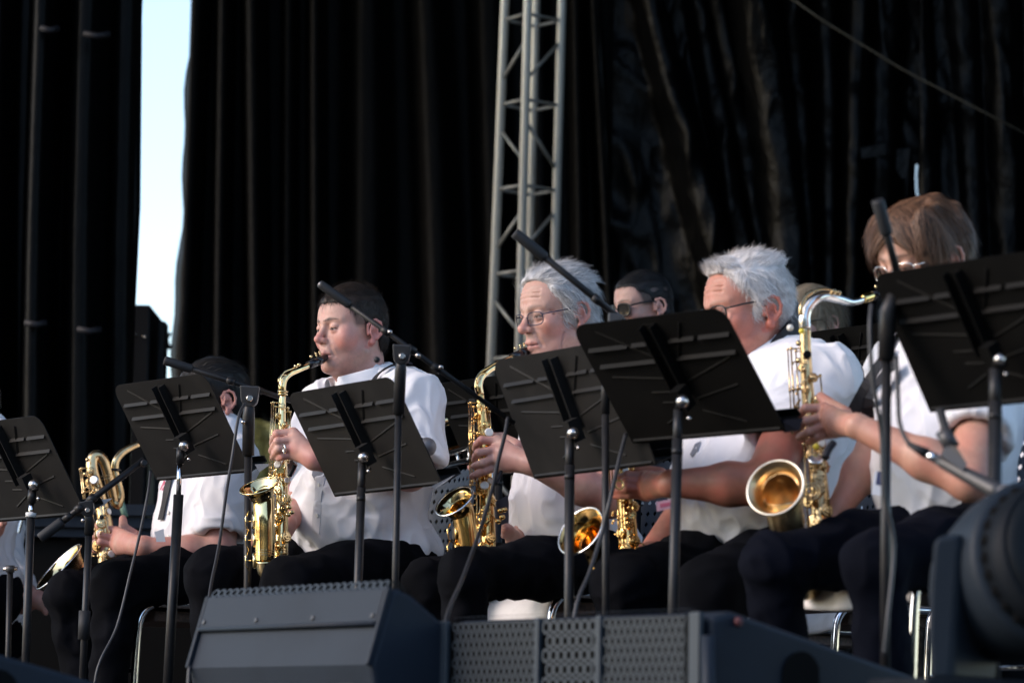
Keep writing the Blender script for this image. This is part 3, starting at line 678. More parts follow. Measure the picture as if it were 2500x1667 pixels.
# ---- left wing: dark cloth tower in front of the bright gap
YW = 11.0
xw1 = ux(346, 250, YW)
wing_edge = (ux(343, 60, YW) - ux(330, 760, YW)) / (float(P(340, 60, YW)[2]) - float(P(340, 760, YW)[2]))
def wf(u0, u1, w, h):
    a, b = ux(u0, 0, YW), ux(u1, 900, YW); k = (a - b) / (float(P(100, 0, YW)[2]) - float(P(100, 900, YW)[2])); z9 = float(P(100, 900, YW)[2]); return (b + k * (0 - z9), b + k * (5.6 - z9), w, h)
V0 = float(P(300, 400, YW)[2])
o = drape('wing_curtain', 'black wing curtain with tied columns beside the bright gap at the left', ux(-420, 400, YW), ux(334, 400, YW), YW, -.2, 5.6,
      [wf(8, 0, .05, .6), wf(130, 105, .045, 1.0), wf(232, 215, .06, .8), wf(318, 300, .04, .25)], M['wing'], 260, 90, .22, .03, 41)
for v_, us, wh in ((72, (100, 142), 'upper tie strap knotted round the left cloth column of the wing'), (86, (205, 268), 'upper tie strap round the right cloth column of the wing'), (790, (62, 112), 'lower tie strap round the left cloth column of the wing'), (806, (190, 245), 'lower tie strap round the right cloth column of the wing')):
    mb = MB(); mb.tube(PS([(us[0], v_ - 3, YW - .26), ((us[0] + us[1]) / 2, v_ + 3, YW - .27), (us[1], v_ - 2, YW - .25)]), .012, 6)
    tag(mb.build('tie_strap', M['strap']), wh, 'strap', 'tie straps on the wing curtain')
# edge pole of the wing, with a step where the cloth starts
mb = MB(); mb.tube([P(322, 60, YW), P(318, 500, YW), P(305, 765, YW), A(*P(305, 765, YW)[:2], 0)], .036, 10); tag(mb.build('wing_post', M['wing']), 'dark vertical post edging the wing curtain by the bright gap', 'post')
# ---- speaker cabinet standing in the gap
cb = P(352, 860, 12.0)
t = thing('speaker_cabinet', 'tall dark loudspeaker cabinet standing in the bright gap at left', 'speaker', (cb[0], cb[1], 0))
q = MB(); zt_ = float(P(360, 757, 12.0)[2]); q.box((cb[0] - .045, 12.1, zt_ / 2), (1, 0, 0), (0, 1, 0), (0, 0, 1), .16, .5, zt_); q.build('cabinet', M['cabinet_black'], t, .008)
q = MB(); z2 = float(P(392, 785, 11.9)[2]); q.box((ux(391, 850, 11.85), 11.95, z2 / 2), (1, 0, 0), (0, 1, 0), (0, 0, 1), .022, .12, z2); q.build('side_rail', M['pole'], t)
q = MB(); q.box(P(332, 816, 11.83), (1, 0, 0), (0, 1, 0), (0, 0, 1), .020, .02, .008); q.build('latch', M['silver'], t)
q = MB(); q.ball(P(353, 822, 11.84), .006, 8); q.build('screw', M['silver'], t)
mb = MB(); mb.tube(PS([(392, 845, 12.1), (404, 832, 12.1), (410, 822, 12.15), (416, 812, 12.2), (408, 828, 12.15), (413, 850, 12.2), (420, 842, 12.2)]), .006, 6); tag(mb.build('cable_loop', M['cable']), 'thin dark cable loop crossing the bright gap above the cabinet', 'cable')
# ---- sunlit tree far beyond the gap
def tree(label, x, y, h, cr, seed, c0, c1, group=None):
    rng = np.random.default_rng(seed); t = thing('tree', label, 'tree', (x, y, -1.35), group)
    m = MB(); m.tube([(x, y, -1.4), (x + .1, y, h * .3), (x + .05, y, h * .6), (x, y, h * .85)], [.28, .22, .14, .05], 8)
    for k in range(7):
        a = rng.uniform(0, 6.28); z = h * rng.uniform(.3, .65); m.tube([(x, y, z), (x + math.cos(a) * cr * .5, y + math.sin(a) * cr * .5, z + h * .15)], [.09, .03], 6)
    m.build('trunk', mat('tree_bark', (.09, .065, .045), .9), t)
    n = 5000; cl = rng.normal(0, 1, (26, 3)); cl /= np.linalg.norm(cl, axis=1)[:, None]; cl *= rng.uniform(.3, 1, (26, 1)); k = rng.integers(0, 26, n)
    c = cl[k] * A(cr, cr, h * .36) + rng.normal(0, .26, (n, 3)) * cr + A(x, y, h * .62); s = rng.uniform(.10, .22, n)[:, None]
    a = rng.normal(0, 1, (n, 3)); a /= np.linalg.norm(a, axis=1)[:, None]; b = np.cross(a, rng.normal(0, 1, (n, 3))); b /= np.linalg.norm(b, axis=1)[:, None]
    V = np.stack([c - a * s, c + b * s * .6, c + a * s, c - b * s * .6], 1).reshape(-1, 3); Q = np.arange(4 * n).reshape(n, 4); tt = rng.uniform(0, 1, (n, 1)); C = np.repeat(np.asarray(c0) * (1 - tt) + np.asarray(c1) * tt, 4, 0)
    m_ = M.setdefault('leaf', mat('tree_leaf', rough=.6, attr=True)); link('crown', mesh_np('crown', V, Q, cols=C, smooth=False), m_, t)
yt = 60.0
for i, (u, h, cr) in enumerate(((428, .7, 1.2), (380, .4, 1.2), (640, 3.0, 1.8), (700, 3.4, 1.6))):
    tree(['yellow green bush tree far beyond the bright gap beside the cabinet', 'darker bush tree far beyond the gap behind the cabinet', 'sunlit tree far behind the slit by the second saxophone', 'low tree far behind the slit right of the second saxophone'][i], ux(u, 1000, yt), yt + i * 2, h + 4.6, cr, 70 + i, (.10, .11, .03), (.20, .17, .05), 'trees beyond the stage')
# ---- aluminium lattice tower
YT = 12.3
def lat(u, v, dy=0): return P(u, v, YT + dy)
t = thing('lattice_tower', 'aluminium lattice truss tower standing before the back curtain', 'truss', (float(lat(1290, 900)[0]), YT, 0))
ch = {}
for n_, (u0, u1, dy) in dict(left=(1233, 1205, 0), front=(1289, 1271, -.11), back=(1309, 1291, .11), right=(1372, 1352, 0)).items():
    a, b = lat(u0, 0, dy), lat(u1, 720, dy); dr = (a - b) / (a[2] - b[2]); lo = b + dr * (0 - b[2]); hi = b + dr * (6.4 - b[2]); ch[n_] = (lo, dr)
    MB().tube([lo, hi], .0170 if n_ != 'back' else .016, 14).build('chord', M['alu'], t)
def onc(n_, v): lo, dr = ch[n_]; z = float(P(1290, v, YT)[2]); return lo + dr * z
ring = ['left', 'front', 'right', 'back']
lev = [50 + 207 * k for k in range(-2, 8)]
zz = [float(P(1290, v, YT)[2]) for v in lev]
for i, v in enumerate(lev):
    for k in range(4): MB().tube([onc(ring[k], v), onc(ring[(k + 1) % 4], v)], .0070, 8).build('brace', M['alu_dark'], t)
    if i + 1 < len(lev):
        for k in (0, 1):
            a_, b_ = (ring[k], ring[(k + 1) % 4]); fl = (i + (0 if k % 2 == 0 else 0)) % 2
            p0, p1 = (onc(a_, v + 150), onc(b_, v + 60)) if fl == 0 else (onc(a_, v + 60), onc(b_, v + 150))
            if k in (1, 2): p0, p1 = (onc(a_, v + 160), onc(b_, v + 50)) if fl == 0 else (onc(a_, v + 50), onc(b_, v + 160))
            MB().tube([p0, p1], .0070, 8).build('brace', M['alu_dark'], t)
# ---- unseen wing curtain added at the right to block light from that side
o = drape('wing_curtain', 'unseen black wing curtain added at the right side to block light', 0, 5.6, 0, -.2, 5.6, [(.5 + .6 * k, .5 + .6 * k, .12, .8) for k in range(9)], M['wing'], 120, 30, .2, .03, 61)
o.rotation_euler = (0, 0, R_(78)); o.location = (3.1, 9.6, 0)
# ---------------------------------------------------------------- the players
SK1 = dict(skin=(.52, .31, .245), red=(.52, .155, .14))
def person(c):
    d = c['d']; F, L = heading(c['a']); hip = P(*c['hip'], d)
    g = thing('person', c['label'], 'person', (hip[0], hip[1], 0), c.get('group'))
    B = lambda f, l, z: hip + F * f + L * l + A(0, 0, 1) * z
    hd = c['head']; fr = head_frame(P(*hd['at']), hd['a'], hd['pitch'], hd.get('roll', 0), hd.get('s', .96))
    nb = P(*c['neck']) if 'neck' in c else B(.02, 0, c.get('shz', .42) + .05)
    skin, red = c['skin'], c['red']
    # ---- body: one skin surface (head and neck, arms with hands, trunk under the clothes)
    o = dict(hd.get('opt', {})); o.setdefault('skin', skin); o.setdefault('red', red)
    parts = []
    V, Q = head_sdf(to_local(fr, nb), o).nets(hd.get('h', .0023) / fr[2]); parts.append((to_world(fr, V), Q, head_cols(V, o)))
    for q in c.get('arms', []):
        s = arm_sdf(q['sh'], q['el'], q['wr'], q.get('r', 1.0))
        if 'hand' in q: hand(s, q['wr'], *q['hand'], rf=q.get('rf', .0090), rw=q.get('rw', .019))
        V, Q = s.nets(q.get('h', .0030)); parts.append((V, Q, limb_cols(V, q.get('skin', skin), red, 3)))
    s = SDF(); R = body_R(F, L); s.ell(B(.01, 0, .22), (.08, .12, .2), R, k=.04); s.cap(B(0, 0, .3), nb, .05, .045, k=.05); s.ell(B(0, 0, 0), (.09, .13, .08), R, k=.05)
    V, Q = s.nets(.02); parts.append((V, Q, limb_cols(V, skin, red)))
    V, Q, C = join(parts); body = link('body', mesh_np('body', V, Q, cols=C), M['skin'], g)
    # ---- hair
    if 'hair' in c: c['hair'](g, fr)
    # ---- shirt
    s = SDF()
    for q in c.get('arms', []):
        if q.get('sleeve', .7) <= 0: continue
        e = q['sh'] * (1 - q.get('sleeve', .7)) + q['el'] * q.get('sleeve', .7); r = q.get('r', 1.0); sr = q.get('sr', 1.0); ax = unit(q['el'] - q['sh'])
        s.cap(q['sh'], e, .064 * r * sr, .071 * r * sr, k=.03); s.cap(e - ax * .022, e, .0725 * r * sr, .0735 * r * sr, k=.002)
        s.box(e + ax * .10, (.13, .13, .10), np.stack([unit(np.cross(ax, A(.3, .9, .2))), np.cross(ax, unit(np.cross(ax, A(.3, .9, .2)))), ax], 1), .005, .004, -1)
        s.cap(e - ax * .05, e + ax * .05, .050 * r * sr, .060 * r * sr, k=.004, op=-1)
    s = torso_shirt(B, c.get('bulk', 1), c.get('belly', 0), c.get('shz', .42), c.get('shw', .175), c.get('shz', .42) + .05, c.get('lean', 0), s)
    s.cap(B(.0 + c.get('lean', 0) * .3, 0, c.get('shz', .42) - .02), nb + A(0, 0, -.028), .07, .064, k=.03)
    for xx in c.get('shirt_extra', []): xx(s, B, F, L)
    sh = cloth_object('shirt', s, c.get('sh_h', .0055), c.get('shirt_mat', M['shirt']), g, c.get('fold', .0065) * 1.55, c.get('fold_s', 13), c.get('seed', 1), (1, 1, .62), folds=c.get('folds'))
    # ---- trousers and shoes
    legs = []; an = []
    for hp, kn, aoff in c['legs']:
        hp, kn = P(*hp), P(*kn); a_ = A(kn[0] + aoff[0], kn[1] + aoff[1], .09); legs.append((hp, kn, a_)); an.append(a_)
    trousers(g, B(0, 0, -.01), legs, c.get('tm', M['trouser']), c.get('seed', 1), c.get('leg_r', 1.0), c.get('leg_h', .009), (.125 * c.get('bulk', 1), .17 * c.get('bulk', 1), .10), F, L)
    if c.get('shoes', True): shoes(g, an, F)
    return dict(g=g, fr=fr, B=B, F=F, L=L, body=body, shirt=sh, bv=bvh(sh), nb=nb, hip=hip)
def arm(sh, el, wr, mc=None, fg=None, th=None, dd=0.0, **k):
    global DD
    q = dict(sh=P(*sh), el=P(*el), **k); DD = dd * .45; q['wr'] = P(*wr); DD = dd
    if mc: q['hand'] = ([P(*x) for x in mc], [[P(*x) for x in f] for f in fg], [P(*x) for x in th] if th else None)
    DD = 0.0
    return q
def hair_fn(kind, opt):
    def go(g, fr):
        if kind == 'short':
            base = hair_base(opt.get('pad', (.006, .008, .010)), line=opt.get('line', .066))
            for x in (-1, 1):
                base.ell((x * .085, .062, .000), (.05, .062, .062), k=.012, op=-1)     # temple and cheek
                base.ell((x * .085, -.020, -.018), (.035, .034, .050), k=.010, op=-1)  # round the ear
                base.box((x * .07, .05, -.10), (.08, .10, .085), None, .02, .01, -1)
            base.box((0, -.08, -.145), (.2, .2, .075), None, .02, .01, -1)
            fl = opt.get('flow', lambda p, n: np.stack([p[:, 0] * 1.5, np.where(p[:, 2] > .09, .8, .25), np.where(p[:, 2] > .09, .1, -.9)], 1))
        elif kind == 'full':
            base = hair_base(opt.get('pad', (.012, .016, .020)), line=opt.get('line', .074))
            for x in (-1, 1):
                base.ell((x * .085, .076, .005), (.05, .056, .080), k=.012, op=-1)
                base.ell((x * .088, -.016, -.016), (.030, .026, .044), k=.008, op=-1)
                base.box((x * .07, .07, -.10), (.08, .10, .080), None, .02, .01, -1)
            base.box((0, -.06, -.155), (.2, .2, .085), None, .02, .01, -1)
            fl = opt.get('flow', lambda p, n: np.stack([p[:, 0] * 5, -.55 + 0 * p[:, 1], np.where(p[:, 2] > .085, .12, -.75)], 1))
        else:   # long: falls to the jaw or the shoulders, parted fringe
            base = SDF(); pd = opt.get('pad', (.016, .018, .020)); dn = opt.get('down', -.05)
            base.ell((0, -.012, .050), (.0755 + pad_(pd, 0), .098 + pad_(pd, 1), .083 + pad_(pd, 2)), k=.001)
            base.ell((0, .020, .050), (.072 + pd[0], .070 + pd[1], .064 + pd[2]), k=.02)
            base.ell((0, -.050, dn + .05), (.075 + pd[0], .062 + pd[1], .085), k=.03)
            for x in (-1, 1): base.ell((x * .068, opt.get('side_y', .012), dn + .05), (.024, .045, .075), k=.02)
            base.box((0, .16, opt.get('line', .05) - .12), (.052, .12, .12), None, .04, .02, -1)
            for x in (-1, 1): base.ell((x * .10, -.012, -.004), (.045, .022, .034), k=.008, op=-1)
            base.box((0, 0, dn - .30), (.3, .3, .28), None, .02, .02, -1)
            fl = opt.get('flow', lambda p, n: np.stack([np.sign(p[:, 0] + .02) * np.clip(.9 - 6 * np.abs(p[:, 0]), 0, 1) + p[:, 0] * 2, np.where(p[:, 1] > .03, .5, -.25), -1.0 + 0 * p[:, 0]], 1))
        cut = opt.get('cut', lambda x, y, z: np.ones(len(x), bool))
        return hair_object(g, fr, base, cut, fl, opt, opt.get('h', .0035))
    return go
def pad_(p, i): return p[i]
GREY = ((.19, .19, .195), (.68, .675, .68)); WHITE = ((.33, .31, .30), (.82, .79, .77)); DARK = ((.012, .010, .009), (.040, .028, .022)); BLACK = ((.006, .006, .006), (.018, .016, .015))
BROWN = ((.026, .014, .009), (.19, .098, .055)); BLOND = ((.14, .105, .07), (.34, .27, .19))
def scalp_short(x, y, z):  # skin under cropped hair: sides and back of the head above the ear
    side = np.clip((.045 - y + (z - .03) * .35) / .012, 0, 1) * np.clip((z - .012 + np.clip(-.02 - y, 0, 1) * 1.2) / .012, 0, 1)
    return np.clip(side + np.clip((z - .088) / .006, 0, 1), 0, 1) * (1 - ((np.abs(x) > .079)))

# ---- alto player with short dark hair
d = 8.4
A2 = person(dict(label='young man with short dark hair and flushed cheeks playing alto saxophone in white shirt', d=8.43, a=32, hip=(915, 1372), neck=(884, 912, 8.42),
    group='saxophone players seated in a row', **SK1,
    head=dict(at=(858, 817, 8.4), a=39, pitch=4, s=.945, h=.0020, opt=dict(stubble=.38, redk=.75, cheek=.006, jaw=1.10, dbl=.012, neck_r=.060, nose=.92, scalp=scalp_short, scalpk=.82, hairc=(.055, .038, .034), brow=(.06, .032, .024), browk=1.0, eye_open=.0030)),
    hair=hair_fn('short', dict(seed=3, pad=(.003, .002, .011), line=.080, cols=DARK, layers=[(.020, 5200, .0012, .35, .28, .02, .0), (.012, 3500, .0010, .5, .4, .02, 0)], cut=lambda x, y, z: (z > .055) | (y < .0),
        flow=lambda p, n: np.stack([p[:, 0] * 2, np.where(p[:, 2] > .10, .9, .3), np.where(p[:, 2] > .10, .15, -.9)], 1))),
    bulk=1.16, belly=.05, shz=.405, shw=.175, seed=4, fold=.0075, lean=.02,
    arms=[arm((1003, 985, 8.27), (1000, 1150, 8.20), (768, 1119, 8.06), [(716, 1056, 8.055), (716, 1074, 8.045), (714, 1093, 8.045), (716, 1110, 8.055)],
              [[(676, 1058, 8.05), (668, 1070, 8.075), (664, 1083, 8.10)], [(677, 1077, 8.035), (668, 1090, 8.06), (662, 1101, 8.09)], [(680, 1096, 8.035), (671, 1107, 8.06), (666, 1117, 8.085)], [(690, 1113, 8.045), (682, 1117, 8.06), (677, 1118, 8.075)]],
              [(750, 1095, 8.09), (718, 1065, 8.13), (700, 1055, 8.15)], dd=.05, r=1.12, sleeve=.93, rf=.0100, rw=.023, sr=1.12),
          arm((800, 995, 8.58), (752, 1185, 8.52), (712, 1262, 8.30), [(700, 1290, 8.26), (698, 1300, 8.24), (696, 1310, 8.23)],
              [[(680, 1285, 8.22), (668, 1292, 8.22)], [(678, 1300, 8.2), (668, 1306, 8.2)], [(676, 1315, 8.2), (668, 1318, 8.2)]], [(712, 1262, 8.28), (708, 1275, 8.25), (700, 1290, 8.22)], r=1.12, sleeve=.82, rf=.0100, rw=.022, sr=1.05, h=.004)],
    legs=[((978, 1388, 8.33), (712, 1432, 8.03), (.02, .05)), ((858, 1392, 8.53), (522, 1408, 8.30), (.03, .06))], leg_r=.97,
    folds=[(P(800, 1262, 8.2), P(1040, 1240, 8.2), .012, -.006), (P(790, 1292, 8.2), P(960, 1262, 8.15), .010, .006), (P(1005, 945, 8.15), P(1062, 1110, 8.2), .012, .007), (P(1035, 1000, 8.15), P(1050, 1140, 8.15), .010, -.006),
           (P(985, 960, 8.1), P(1010, 1080, 8.1), .010, .005), (P(765, 1285, 8.15), P(900, 1300, 8.1), .012, .008)]))
# ---- grey haired player with spectacles
A3 = person(dict(label='older man with wavy grey hair and thin spectacles playing alto saxophone', d=8.03, a=32, hip=(1415, 1372), neck=(1392, 885, 8.05),
    group='saxophone players seated in a row', skin=(.49, .295, .232), red=(.47, .165, .14),
    head=dict(at=(1362, 778, 8.0), a=34, pitch=11, s=.96, h=.0021, opt=dict(stubble=.06, redk=.75, jaw=1.02, nose=1.15, neck_r=.057, browk=.6, brow=(.20, .14, .12), dbl=.004, eye_open=.0032, fold=1.0)),
    hair=hair_fn('full', dict(seed=5, pad=(.011, .008, .012), line=.104, cols=GREY, shell_noise=.007, shell_stretch=(55, 22, 30), layers=[(.040, 4200, .0018, .10, .16, .12, .15), (.030, 4600, .0012, .18, .24, .12, .08), (.030, 150, .0007, .5, .4, .1, 0)])),
    bulk=1.02, shz=.41, seed=9,
    arms=[arm((1495, 985, 7.9), (1490, 1218, 7.80), (1300, 1133, 7.66), [(1214, 1076, 7.66), (1208, 1098, 7.65), (1205, 1119, 7.65), (1212, 1140, 7.66)],
              [[(1176, 1074, 7.655), (1164, 1084, 7.68), (1160, 1096, 7.70)], [(1168, 1105, 7.635), (1161, 1114, 7.66), (1158, 1122, 7.69)], [(1178, 1130, 7.63), (1164, 1135, 7.65), (1156, 1138, 7.67)], [(1183, 1149, 7.64), (1165, 1157, 7.65), (1153, 1162, 7.67)]],
              [(1262, 1090, 7.70), (1225, 1070, 7.74), (1205, 1066, 7.76)], dd=.10, r=1.02, sleeve=.55, rf=.0098, rw=.021),
          arm((1330, 1000, 8.17), (1325, 1240, 8.14), (1262, 1322, 7.97), [(1250, 1312, 7.94), (1248, 1318, 7.93), (1247, 1325, 7.93)], [[(1238, 1285, 7.91), (1230, 1284, 7.90)], [(1236, 1296, 7.91), (1228, 1296, 7.90)], [(1236, 1306, 7.91), (1228, 1308, 7.90)]], [(1256, 1305, 7.94), (1244, 1294, 7.91), (1234, 1290, 7.89)], rf=.0082, rw=.017, r=.9, sleeve=.9, h=.004)],
    legs=[((1478, 1376, 7.86), (1132, 1402, 7.52), (.02, .05)), ((1375, 1388, 8.16), (1042, 1420, 7.98), (.03, .06))], leg_r=.77))
glasses(A3['g'], A3['fr'], M['glass_frame'], M['lens'], y=.101, z=.006, w=.0245, hgt=.0175, temple_z=.014)
# ---- white haired player
A4 = person(dict(label='heavy man with thick white hair and dark neck strap playing behind the wide black desk', d=7.42, a=32, hip=(1888, 1345), neck=(1862, 878, 7.44),
    group='saxophone players seated in a row', skin=(.44, .205, .148), red=(.46, .125, .09),
    head=dict(at=(1826, 772, 7.4), a=24, pitch=10, s=1.02, h=.0022, opt=dict(redk=.85, jaw=1.10, cheek=.005, dbl=.016, neck_r=.064, browk=.3, brow=(.3, .25, .22), fold=1.0)),
    hair=hair_fn('full', dict(seed=8, pad=(.010, .006, .016), line=.100, cols=WHITE, shell_noise=.005, shell_stretch=(70, 45, 45), layers=[(.027, 6000, .0014, .12, .15, .08, .06), (.020, 4800, .0011, .26, .24, .06, 0), (.024, 150, .0007, .7, .4, .1, 0)],
        flow=lambda p, n: np.stack([p[:, 0] * 3, np.where(p[:, 1] > .03, .35, -.45), np.where(p[:, 2] > .10, .35, -.75)], 1))),
    bulk=1.24, belly=.05, shz=.385, shw=.19, seed=15, fold=.006,
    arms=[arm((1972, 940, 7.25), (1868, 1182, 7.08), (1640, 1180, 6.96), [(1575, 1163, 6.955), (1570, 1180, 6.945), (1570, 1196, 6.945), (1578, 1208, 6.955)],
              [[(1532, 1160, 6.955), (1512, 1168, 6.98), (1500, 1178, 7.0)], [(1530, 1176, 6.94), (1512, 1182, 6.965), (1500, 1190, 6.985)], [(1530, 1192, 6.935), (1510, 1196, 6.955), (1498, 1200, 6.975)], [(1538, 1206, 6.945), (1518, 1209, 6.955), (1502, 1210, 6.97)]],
              [(1612, 1160, 6.99), (1570, 1150, 7.03), (1548, 1150, 7.05)], dd=.33, r=1.12, sleeve=.60, rf=.0105, rw=.025, sr=1.12, skin=(.26, .115, .075)),  # near arm skin darker than the face: forearm shade put into the colour
          arm((1780, 955, 7.58), (1740, 1180, 7.55), (1600, 1335, 7.48), [(1570, 1352, 7.45), (1568, 1365, 7.44)], [[(1555, 1350, 7.42), (1545, 1355, 7.41)], [(1553, 1365, 7.42), (1545, 1370, 7.41)]], [(1585, 1335, 7.45), (1562, 1340, 7.42), (1552, 1345, 7.40)], r=1.2, h=.005, sleeve=.7)],
    legs=[((1955, 1375, 7.30), (1738, 1436, 6.96), (.02, .06)), ((1838, 1380, 7.48), (1530, 1428, 7.14), (.03, .06))], leg_r=.98))
glasses(A4['g'], A4['fr'], M['black_frame'], M['lens'], y=.100, z=.010, temple_z=.020, thick=1.5)
# ---- brown haired player with the tenor
A5 = person(dict(label='young player with chin length brown hair holding tenor saxophone at the right end', d=6.92, a=30, hip=(2345, 1318), neck=(2285, 800, 6.92),
    group='saxophone players seated in a row', skin=(.44, .25, .18), red=(.46, .16, .115),
    head=dict(at=(2252, 652, 6.88), a=38, pitch=17, s=.97, h=.0024, opt=dict(redk=.5, brow=(.06, .035, .025), eye_open=.002, neck_r=.052)),
    hair=hair_fn('long', dict(seed=21, pad=(.012, .012, .019), line=.074, down=.010, side_y=.020, cols=BROWN, shell_noise=.009, shell_stretch=(42, 42, 9), h=.0035,
        layers=[(.052, 6000, .0022, .03, .07, .05, .45), (.040, 4800, .0015, .06, .10, .05, .45), (.04, 120, .0008, .2, .25, .1, .3)], cut=lambda x, y, z: (z > .015) & ((y < .055) | (z > .07)) & ~((np.abs(y + .012) < .030) & (z < .045)),
        flow=lambda p, n: np.stack([np.sign(p[:, 0] + .01) * np.where(p[:, 1] > .02, 1.0, .2) * np.clip(1.3 - np.abs(p[:, 0]) / .06, 0, 1) + p[:, 0] * .5, np.where(p[:, 1] > .03, .15, -.35), -.75 + 0 * p[:, 0]], 1))),
    bulk=1.02, shz=.40, lean=.10, seed=22, tm=M['navy'], shw=.17,
    arms=[arm((2400, 960, 6.70), (2368, 1172, 6.52), (2092, 1040, 6.47), [(2012, 996, 6.475), (2010, 1018, 6.465), (2018, 1038, 6.465), (2026, 1056, 6.475)],
              [[(1966, 997, 6.46), (1956, 1008, 6.485), (1951, 1020, 6.51)], [(1966, 1028, 6.445), (1952, 1041, 6.47), (1943, 1050, 6.50)], [(1974, 1055, 6.445), (1960, 1063, 6.465), (1950, 1068, 6.49)], [(1994, 1067, 6.455), (1984, 1074, 6.47), (1976, 1078, 6.49)]],
              [(2062, 1010, 6.50), (2022, 985, 6.545), (2004, 968, 6.565)], dd=.34, r=.98, sleeve=.52, rf=.0094, rw=.020, sr=1.05),
          arm((2195, 930, 7.06), (2140, 1100, 7.02), (2045, 1245, 6.96), [(2022, 1290, 6.95), (2020, 1300, 6.94), (2018, 1308, 6.94)], [[(2008, 1290, 6.92), (2000, 1294, 6.91)], [(2006, 1302, 6.92), (1998, 1306, 6.91)], [(2005, 1312, 6.92), (1998, 1316, 6.91)]], [(2034, 1270, 6.95), (2018, 1272, 6.92), (2008, 1280, 6.91)], r=.98, sleeve=.55, h=.004)],
    legs=[((2425, 1312, 6.74), (2140, 1374, 6.42), (.03, .06)), ((2290, 1316, 6.94), (1888, 1374, 6.62), (.05, .07))], leg_r=.84))
glasses(A5['g'], A5['fr'], M['silver'], M['lens'], y=.101, z=.004, temple_z=.012)
# ---- baritone player, mostly behind a desk
A1 = person(dict(label='dark haired player hidden behind the second desk from the left with big baritone saxophone', d=9.02, a=32, hip=(505, 1418), neck=(530, 1078, 9.02),
    group='saxophone players seated in a row', skin=(.46, .26, .205), red=(.46, .16, .14),
    head=dict(at=(521, 990, 9.0), a=25, pitch=10, s=.96, h=.0035, opt=dict()),
    hair=hair_fn('full', dict(seed=31, pad=(.006, .006, .006), line=.076, cols=BLACK, h=.005, layers=[(.026, 3000, .0014, .08, .18, .05, .1)])),
    bulk=.90, shz=.335, shw=.15, seed=33, fold=.0055,
    arms=[arm((556, 1130, 8.90), (536, 1350, 8.84), (352, 1334, 8.70), [(284, 1296, 8.70), (278, 1314, 8.69), (276, 1330, 8.69), (280, 1344, 8.70)],
              [[(250, 1284, 8.70), (236, 1284, 8.73), (233, 1290, 8.76)], [(246, 1306, 8.68), (232, 1306, 8.71), (229, 1310, 8.74)], [(245, 1323, 8.68), (231, 1324, 8.71), (228, 1328, 8.74)], [(250, 1340, 8.69), (235, 1341, 8.71), (231, 1344, 8.74)]],
              [(330, 1308, 8.73), (302, 1288, 8.76), (300, 1266, 8.78)], dd=.30, r=.98, sleeve=.80, rf=.0096, rw=.024, sr=1.0)],
    legs=[((562, 1392, 8.93), (283, 1430, 8.70), (-.02, .03)), ((460, 1408, 9.06), (172, 1452, 8.82), (.06, .07))], leg_r=.85))
# ---- people behind the saxophones
def back_person(label, dd, hip, hat, a, pitch, hs=.97, skin=(.48, .295, .24), hair=None, hopt=None, h=.0035, arms=None, seed=50, **k):
    sc = FPX / dd; hu, hv = hip
    legs = [((hu + 40, hv + 12, dd - .06), (hu - 210, hv + 40, dd - .30), (.03, .06)), ((hu - 30, hv + 12, dd + .08), (hu - 300, hv + 30, dd - .12), (.03, .06))]
    return person(dict(label=label, d=dd, a=32, hip=hip, neck=(hat[0] + 14, hat[1] + .12 * sc, dd), skin=skin, red=(.52, .2, .17), head=dict(at=(*hat, dd), a=a, pitch=pitch, s=hs, h=h, opt=hopt or {}), hair=hair,
        arms=arms or [], legs=legs, seed=seed, sh_h=.01, leg_h=.014, group='musicians seated in the row behind', **k))
B1 = back_person('man with short black hair and dark sunglasses looking left above the wide black desk', 9.8, (1600, 1290), (1570, 760), 28, 8, hs=.90, hopt=dict(scalp=scalp_short, scalpk=.85, hairc=(.03, .028, .028), redk=.4), h=.0028, seed=51,
    hair=hair_fn('short', dict(seed=52, pad=(.001, .003, .006), line=.080, cols=((.006, .006, .007), (.022, .022, .024)), h=.004, layers=[(.014, 4200, .0012, .35, .35, .02, 0), (.009, 3000, .001, .6, .4, 0, 0)])))
glasses(B1['g'], B1['fr'], M['black_frame'], M['lens_dark'], y=.102, z=.006, w=.027, hgt=.022, temple_z=.020, thick=2.0, name='sunglasses')
B2 = back_person('woman with long ash blond hair and dark glasses between white haired man and tenor saxophone', 9.9, (1990, 1290), (1978, 802), 40, 6, hs=.95, hopt=dict(redk=.35), h=.003, seed=53,
    hair=hair_fn('long', dict(seed=54, pad=(.010, .012, .012), line=.07, down=-.11, side_y=.0, cols=BLOND, h=.005, layers=[(.09, 3200, .0022, .08, .08, .04, .4)], cut=lambda x, y, z: (y < .035) | (z > .10))))
glasses(B2['g'], B2['fr'], M['black_frame'], M['lens'], y=.100, z=.006, temple_z=.016, thick=1.3)
B3 = back_person('trombone player in white shirt mostly hidden behind the grey haired man', 9.5, (1420, 1330), (1372, 800), 25, 4, seed=55, h=.005, hopt=dict(), hair=hair_fn('short', dict(seed=56, cols=DARK, h=.006, layers=[(.016, 800, .0016, .3, .3, .02, 0)])),
    arms=[arm((1390, 985, 9.38), (1256, 955, 9.22), (1196, 1092, 9.14), [(1170, 1128, 9.12), (1168, 1138, 9.11), (1166, 1148, 9.11)], [[(1152, 1128, 9.09), (1146, 1140, 9.09)], [(1150, 1142, 9.08), (1143, 1152, 9.08)], [(1150, 1155, 9.08), (1144, 1163, 9.08)]], [(1180, 1110, 9.13), (1158, 1112, 9.11), (1148, 1120, 9.1)], r=1.1, sleeve=.45, h=.004)])
